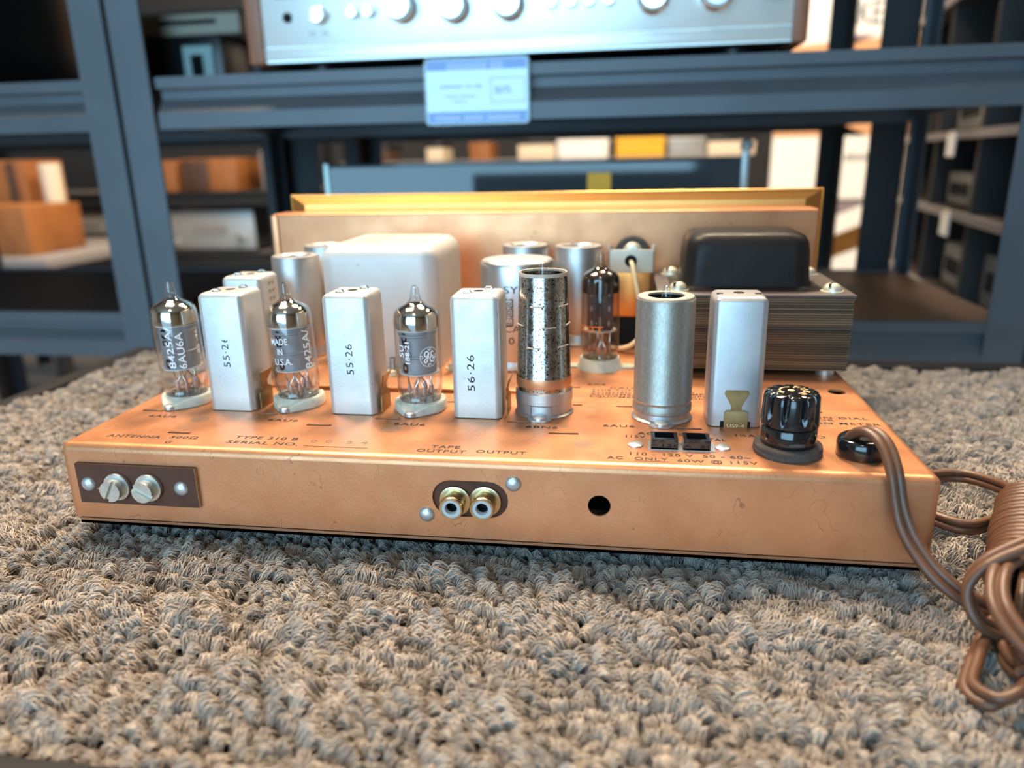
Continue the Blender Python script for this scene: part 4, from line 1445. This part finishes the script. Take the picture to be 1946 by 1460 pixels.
# --- price tag hanging on the beam in an acrylic sleeve
pg = thing('price_tag', (75.5, 452, 128), 'white and blue price card in a clear sleeve on the shelf beam', 'price tag')
POF = (-75.5, -452, -128)
obj('card', box(30.5, 120.5, 452.6, 453.2, 129, 182), 'paper_white', pg, POF)
obj('header_band', box(31, 120, 452.4, 452.6, 173, 181.5), 'paper_blue', pg, POF)
obj('footer_band', box(31, 120, 452.4, 452.6, 129.5, 139), 'paper_blue', pg, POF)
for s_, a, b, z, h, mm in (('||||||||||||| ||||', 50, 98, 174.5, 4.5, 'paper_white'), ('$695', 91.5, 106, 153, 6.5, 'ink_grey'), ('IIIIIIIII II-III', 43, 80, 158, 3.6, 'ink_grey'), ('IIIIIII IIIIIIII', 47, 74, 150.5, 2.2, 'ink_grey'), ('IIIIIII', 55, 66, 146, 2.2, 'ink_grey'), ('IIIIIIII IIIIII IIIIIIIIII', 38, 112, 132, 3.5, 'paper_white')):
    tt = text(s_, a, b, 0, h)
    obj('card_print', ([(p[0], 452.3, z + p[1]) for p in tt[0]], tt[1]), mm, pg, POF, smooth=False)
obj('price_box', ([(p[0], 452.3, p[1]) for p in plate([rect_pts(88, 118, 146, 166), rect_pts(88.5, 117.5, 146.5, 165.5)], .02)[0]], plate([rect_pts(88, 118, 146, 166), rect_pts(88.5, 117.5, 146.5, 165.5)], .02)[1]), 'ink_grey', pg, POF, smooth=False)
slv = plate([[(29 + 4 - 4 * math.cos(a), 128 + 4 - 4 * math.sin(a)) for a in np.linspace(0, math.pi / 2, 5)] + [(122 - 4 + 4 * math.sin(a), 128 + 4 - 4 * math.cos(a)) for a in np.linspace(0, math.pi / 2, 5)]
             + [(122 - 4 + 4 * math.cos(a), 183 - 4 + 4 * math.sin(a)) for a in np.linspace(0, math.pi / 2, 5)] + [(29 + 4 - 4 * math.sin(a), 183 - 4 + 4 * math.cos(a)) for a in np.linspace(0, math.pi / 2, 5)]], .8)
obj('clear_sleeve', ([(p[0], 451.6 - p[2], p[1]) for p in slv[0]], [tuple(reversed(q)) for q in slv[1]]), 'acrylic', pg, POF)
obj('sleeve_hook', tube([(31, 451.5, 180), (31, 455, 185), (31, 459, 181)], 1.0, 6), 'receiver_knob', pg, POF)

# --- turntable with a smoked cover on the lower shelf
tt_ = thing('turntable', (112, 660, -48.5), 'black turntable with smoked dust cover on the lower shelf', 'turntable')
TO = (-112, -660, 48.5)
obj('plinth', box(-88, 312, 500, 775, -36, 40, bev=3), 'black_plastic', tt_, TO)
for x in (-60, 284):
    for y in (530, 745):
        obj('foot', lathe([(18, -48.5), (18, -36)], 20, (x, y, 0)), 'rubber', tt_, TO)
obj('platter', lathe([(140, 40.2), (142, 46), (138, 48), (.01, 48)], 48, (80, 640, 0)), 'hifi_silver', tt_, TO)
cv = join(box(-86, 310, 502, 505.5, 41, 93), box(-86, 310, 770, 773, 41, 93), box(-86, -82.5, 505.5, 770, 41, 93), box(306.5, 310, 505.5, 770, 41, 93), box(-86, 310, 502, 773, 93, 96, bev=.6))
obj('dust_cover', cv, 'smoked_acrylic', tt_, TO)
obj('cover_edge', box(-91, -86.2, 500, 506, 41, 97, bev=.8), 'clear_edge', tt_, TO)
obj('hinge_clip', join(box(310.2, 317, 500, 508, 41, 108, bev=1), lathe([(.01, 100), (5, 102), (6, 106), (4, 110), (.01, 111)], 16, (314, 503, 0))), 'hifi_silver', tt_, TO)
obj('warning_sticker', box(170, 192, 501.6, 502, 60, 84), 'paper_yellow', tt_, TO)

# ================================================================== things further back
def hifi(name, label, x0, x1, y0, y1, z0, z1, face, knobs, group=None, body='hifi_black', cat='amplifier'):
    t = thing(name, ((x0 + x1) / 2, (y0 + y1) / 2, z0), label, cat, group)
    of = (-(x0 + x1) / 2, -(y0 + y1) / 2, -z0)
    h = z1 - z0
    obj('cabinet', box(x0, x1, y0 + 6, y1, z0 + h * .08, z1, bev=2), body, t, of)
    obj('faceplate', box(x0, x1, y0, y0 + 8, z0 + h * .08, z1, bev=1.5), face, t, of)
    for fx_ in (x0 + 25, x1 - 25):
        obj('foot', lathe([(12, z0), (12, z0 + h * .08)], 12, (fx_, y0 + 30, 0)), 'black_plastic', t, of)
    for u, v, r in knobs:
        obj('knob', lathe([(r, 0), (r * .9, 14), (.01, 15)], 16, (x0 + u * (x1 - x0), y0, z0 + v * h), 'Y-'), 'receiver_knob', t, of)
    return t, of, h


# rack row at the far left with wooden speakers and silver amplifiers
FY = 2150
far = rack('far dark rack holding wooden speakers and silver amplifiers', -2300, -900, FY - 30, FY + 420, ((14, 'grey_mid'), (-186, 'grey_mid'), (560, 'grey_mid')), 40, steel='rack_black')
a, of, h = hifi('amplifier', 'silver amplifier with dark control row, below the far wooden boxes', -1345, -1030, FY, FY + 350, -187, -50, 'hifi_silver', ((.06, .22, 12), (.85, .35, 16)))
obj('meter_panel', box(-1250, -1130, FY - 2, FY + 1, -130, -95), 'grey_mid', a, of)
a, of, h = hifi('amplifier', 'silver amplifier with a row of black knobs at far left', -1815, -1500, FY, FY + 350, -187, -50, 'hifi_silver', ((.03, .8, 10), (.03, .3, 10)))
for i in range(9):
    obj('dark_knob', lathe([(13, 0), (12, 16), (.01, 17)], 14, (-1750 + i * 24, FY, -130), 'Y-'), 'black_plastic', a, of)
obj('port', box(-1700, -1600, FY - 2, FY + 1, -100, -96), 'black_plastic', a, of)


def speaker(label, x0, x1, y0, y1, z0, z1, mt, grille=None):
    t = thing('wooden_speaker', ((x0 + x1) / 2, (y0 + y1) / 2, z0), label, 'speaker', 'wooden cabinets far behind')
    of = (-(x0 + x1) / 2, -(y0 + y1) / 2, -z0)
    obj('cabinet', box(x0, x1, y0, y1, z0, z1, bev=3), mt, t, of)
    if grille:
        g0, g1, gm = grille
        obj('grille', box(x0 + g0 * (x1 - x0), x0 + g1 * (x1 - x0), y0 - 6, y0, z0 + 6, z1 - 6, bev=2), gm, t, of)
    return t


speaker('orange-brown wooden cabinet beside the steel post, far back', -1410, -1285, FY, FY + 250, 14, 116, 'wood_orange')
speaker('wooden cabinet with dark front, far back on the left', -1270, -1068, FY, FY + 250, 14, 120, 'wood_orange', (.04, .5, 'wood_dark'))
speaker('tall grey-faced cabinet at the end of the far shelf', -985, -905, FY, FY + 250, 14, 140, 'grey_mid')
speaker('large orange wooden cabinet at the left edge with a dark stripe', -1900, -1548, 1800, 1960, -125, 123, 'wood_orange', (.84, .92, 'wood_dark'))
speaker('low orange wooden cabinet in front of the striped one', -1700, -1364, 1560, 1770, -125, 4, 'wood_orange')
st = thing('low_stand', (-1600, 1760, FZ), 'pale low stand under the orange wooden cabinets', 'stand')
SO = (1600, -1760, -FZ)
obj('stand_top', box(-1950, -1260, 1480, 2040, -150, -125, bev=2), 'grey_mid', st, SO)
for x in (-1930, -1310):
    for y in (1500, 1980):
        obj('leg', box(x, x + 30, y, y + 30, FZ, -150), 'rack_black', st, SO)
lamp = thing('table_lamp', (-1475, 1815, -125), 'small cream lamp beside the orange wooden cabinet', 'lamp')
obj('shade', lathe([(24, 90), (27, 92), (30, 235), (26, 237)], 24), 'cream', lamp)
obj('base', lathe([(32, 0), (32, 8), (8, 14), (7, 92)], 24), 'cream', lamp)
t = thing('black_filler', (-645, 640, 176.5), 'added black box darkening the left rack, upper shelf', 'speaker')  # made-up cabinet, added to turn this part of the background black
obj('cabinet', box(-210, 205, -150, 130, 12, 320, bev=4), 'hifi_black', t)
obj('grille', box(-200, 195, -158, -150, 20, 312, bev=3), 'black_void', t)
for x in (-190, 165):
    for y in (-130, 90):
        obj('foot', lathe([(14, 0), (14, 12)], 14, (x + 10, y + 10, 0)), 'black_plastic', t)

# components on the back-to-back rack, left of the receiver
a, of, h = hifi('tape_deck', 'black component with a teal reflection painted on its front behind the receiver', -660, -372, 850, 1080, 176.5, 276, 'hifi_black', (), cat='tape deck')
obj('teal_reflection', box(-430, -385, 847, 850, 200, 262), 'clear_edge', a, of)  # pale teal panel paints the reflection on the front
obj('dark_door', box(-418, -400, 845, 847, 200, 250), 'hifi_black', a, of)
a, of, h = hifi('amplifier', 'slim pale component on top of the black one behind the receiver', -640, -345, 860, 1060, 276, 306, 'cream', ((.1, .6, 8),), body='cream')
obj('dark_slot', box(-470, -380, 858, 861, 292, 298), 'hifi_black', a, of)

# row of far small things seen above the turntable
FB = 2550
fs = thing('display_counter', (-100, FB + 150, FZ), 'long dark counter far behind the turntable', 'counter')
obj('counter_body', box(-850 + 100, 700, -150, 150, 0, 88 - FZ, bev=4), 'wall_paint', fs)
obj('counter_top', box(-860 + 100, 710, -160, 160, 88 - FZ, 96 - FZ, bev=2), 'grey_mid', fs)
items = [(-790, -690, 60, 'wood_dark', 'brown box at the left end of the far counter'), (-540, -480, 62, 'cream', 'small cream box on the far counter'),
         (-375, -300, 58, 'wood_orange', 'orange-brown box on the far counter'), (-195, -60, 66, 'cream', 'wide cream carton left of the yellow one'),
         (-50, 130, 62, 'paper_white', 'long white carton behind the dust cover'), (160, 330, 64, 'paper_yellow', 'yellow-topped carton on the far counter'),
         (345, 470, 60, 'hifi_silver', 'silver box right of the yellow carton'), (480, 640, 62, 'cream', 'cream carton at the right end of the far counter')]
for x0, x1, hh, mt, lab in items:
    t = thing('carton', ((x0 + x1) / 2, FB + 130, 96), lab, 'box', 'small boxes on the far counter')
    w2 = (x1 - x0) / 2
    obj('box_body', box(-w2, w2, -90, 90, 0, hh, bev=2), mt, t)
    obj('lid', box(-w2 - 2, w2 + 2, -92, 92, hh - 16, hh + 2, bev=2), 'hifi_black' if mt in ('cream', 'wood_dark') else mt, t)

# posters on the back area, right
PY = 2600


def poster(label, x0, x1, z0, z1, bands, texts):
    t = thing('poster', ((x0 + x1) / 2, PY + 6, z0), label, 'poster')
    of = (-(x0 + x1) / 2, -PY - 6, -z0)
    obj('board', box(x0, x1, PY, PY + 12, z0, z1), 'paper_white', t, of)
    for poly, mt in bands:
        p = plate([poly], 1.0)
        obj('printed_area', ([(q[0], PY - .5 - q[2] * 1, q[1]) for q in p[0]], [tuple(reversed(q)) for q in p[1]]), mt, t, of, smooth=False)
    for s_, a_, b_, z_, h_ in texts:
        g = text(s_, a_, b_, 0, h_, bold=.1)
        obj('poster_lettering', ([(q[0], PY - 2, z_ + q[1]) for q in g[0]], g[1]), 'ink_grey', t, of, smooth=False)
    obj('post', box(x0 + 40, x0 + 70, PY + 12, PY + 40, FZ, z1), 'rack_steel', t, of)
    return t


poster('tall white and tan poster lettered NKE, far right behind the racks', 700, 1260, -60, 900,
       [([(700, 150), (1260, 150), (1260, 470), (700, 440)], 'paper_tan'), ([(880, 210), (1010, 150), (880, 150)], 'paper_mauve'), ([(900, 470), (1010, 470), (890, 420)], 'paper_mauve')],
       [('NKE', 888, 1012, 500, 70), ('Mad about', 880, 1020, 70, 30)])
a = poster('lower white poster panel with a gold photo, far right', 700, 1260, -420, -70, [([(780, -250), (1040, -140), (1040, -220), (790, -330)], 'gold'), ([(700, -70), (1040, -70), (700, -220)], 'paper_mauve')], [])

# cubby shelf unit on the right, turned towards the tuner
cb = thing('cubby_shelf', (760, 1000, FZ), 'tall dark cubby shelf unit on the right with silver amplifiers', 'shelf unit', rz=R_(-8))
L0, L1 = -320, 480
obj('back_panel', box(300, 315, L0, L1, 0, 900 - FZ), 'wall_paint', cb)
for z in (340, 126, 8, -122, -330):
    obj('shelf_panel', box(-60, 300, L0, L1, z - 12 - FZ, z - FZ), 'shelf_board', cb)
    obj('shelf_edge', box(-64, -60, L0, L1, z - 12 - FZ, z - FZ), 'grey_mid', cb)
for y in (L0, -60, 200, L1 - 14):
    obj('divider', box(-58, 300, y, y + 14, 0, 900 - FZ), 'shelf_board', cb)
cm = cb.matrix_basis


def cubby(name, lab, y0, y1, z0, z1, mt):
    c, s_ = math.cos(R_(-8)), math.sin(R_(-8))
    lx, ly = 40, (y0 + y1) / 2
    t = thing(name, (760 + lx * c - ly * s_, 1000 + lx * s_ + ly * c, z0), lab, 'amplifier', 'silver amplifiers in the cubby shelf', rz=R_(-8))
    hw = (y1 - y0) / 2
    obj('cabinet', box(-66, 200, -hw, hw, 4, z1 - z0, bev=2), 'grey_mid', t)
    obj('faceplate', box(-74, -66, -hw, hw, 4, z1 - z0, bev=1.5), mt, t)
    obj('knob', lathe([(9, 0), (8, 12), (.01, 13)], 14, (-74, -hw * .5, (z1 - z0) * .5), 'X'), 'receiver_knob', t)
    obj('dark_window', box(-76, -73, -hw * .1, hw * .8, (z1 - z0) * .35, (z1 - z0) * .7), 'hifi_black', t)
    obj('foot', join(box(-50, -30, -hw + 8, -hw + 28, 0, 4), box(-50, -30, hw - 28, hw - 8, 0, 4)), 'black_plastic', t)


cubby('amplifier', 'silver amplifier on the middle cubby shelf', -40, 190, 8, 62, 'hifi_silver')
cubby('amplifier', 'grey amplifier low in the far cubby', -45, 150, -122, -52, 'hifi_silver')
cubby('amplifier', 'grey amplifier low in the nearest cubby', -300, -75, -122, -44, 'hifi_silver')
cubby('amplifier', 'silver amplifier in the top cubby', -40, 190, 126, 190, 'hifi_silver')
for y, z, lab in ((60, 118, 'white price card under the top cubby shelf'), (30, 0, 'white price card under the middle cubby shelf'), (30, -130, 'white price card under the lower cubby shelf'), (-150, -130, 'white price card nearest on the lower cubby shelf')):
    c, s_ = math.cos(R_(-8)), math.sin(R_(-8))
    t = thing('price_card', (760 - 68 * c - y * s_, 1000 - 68 * s_ + y * c, z - 22), lab, 'price card', 'white price cards on the cubby shelf', rz=R_(-8))
    obj('card', box(-1, 1, -24, 24, -8, 26), 'paper_white', t)
    obj('card_clip', box(-1.2, 4, -5, 5, 24, 30), 'cream', t)
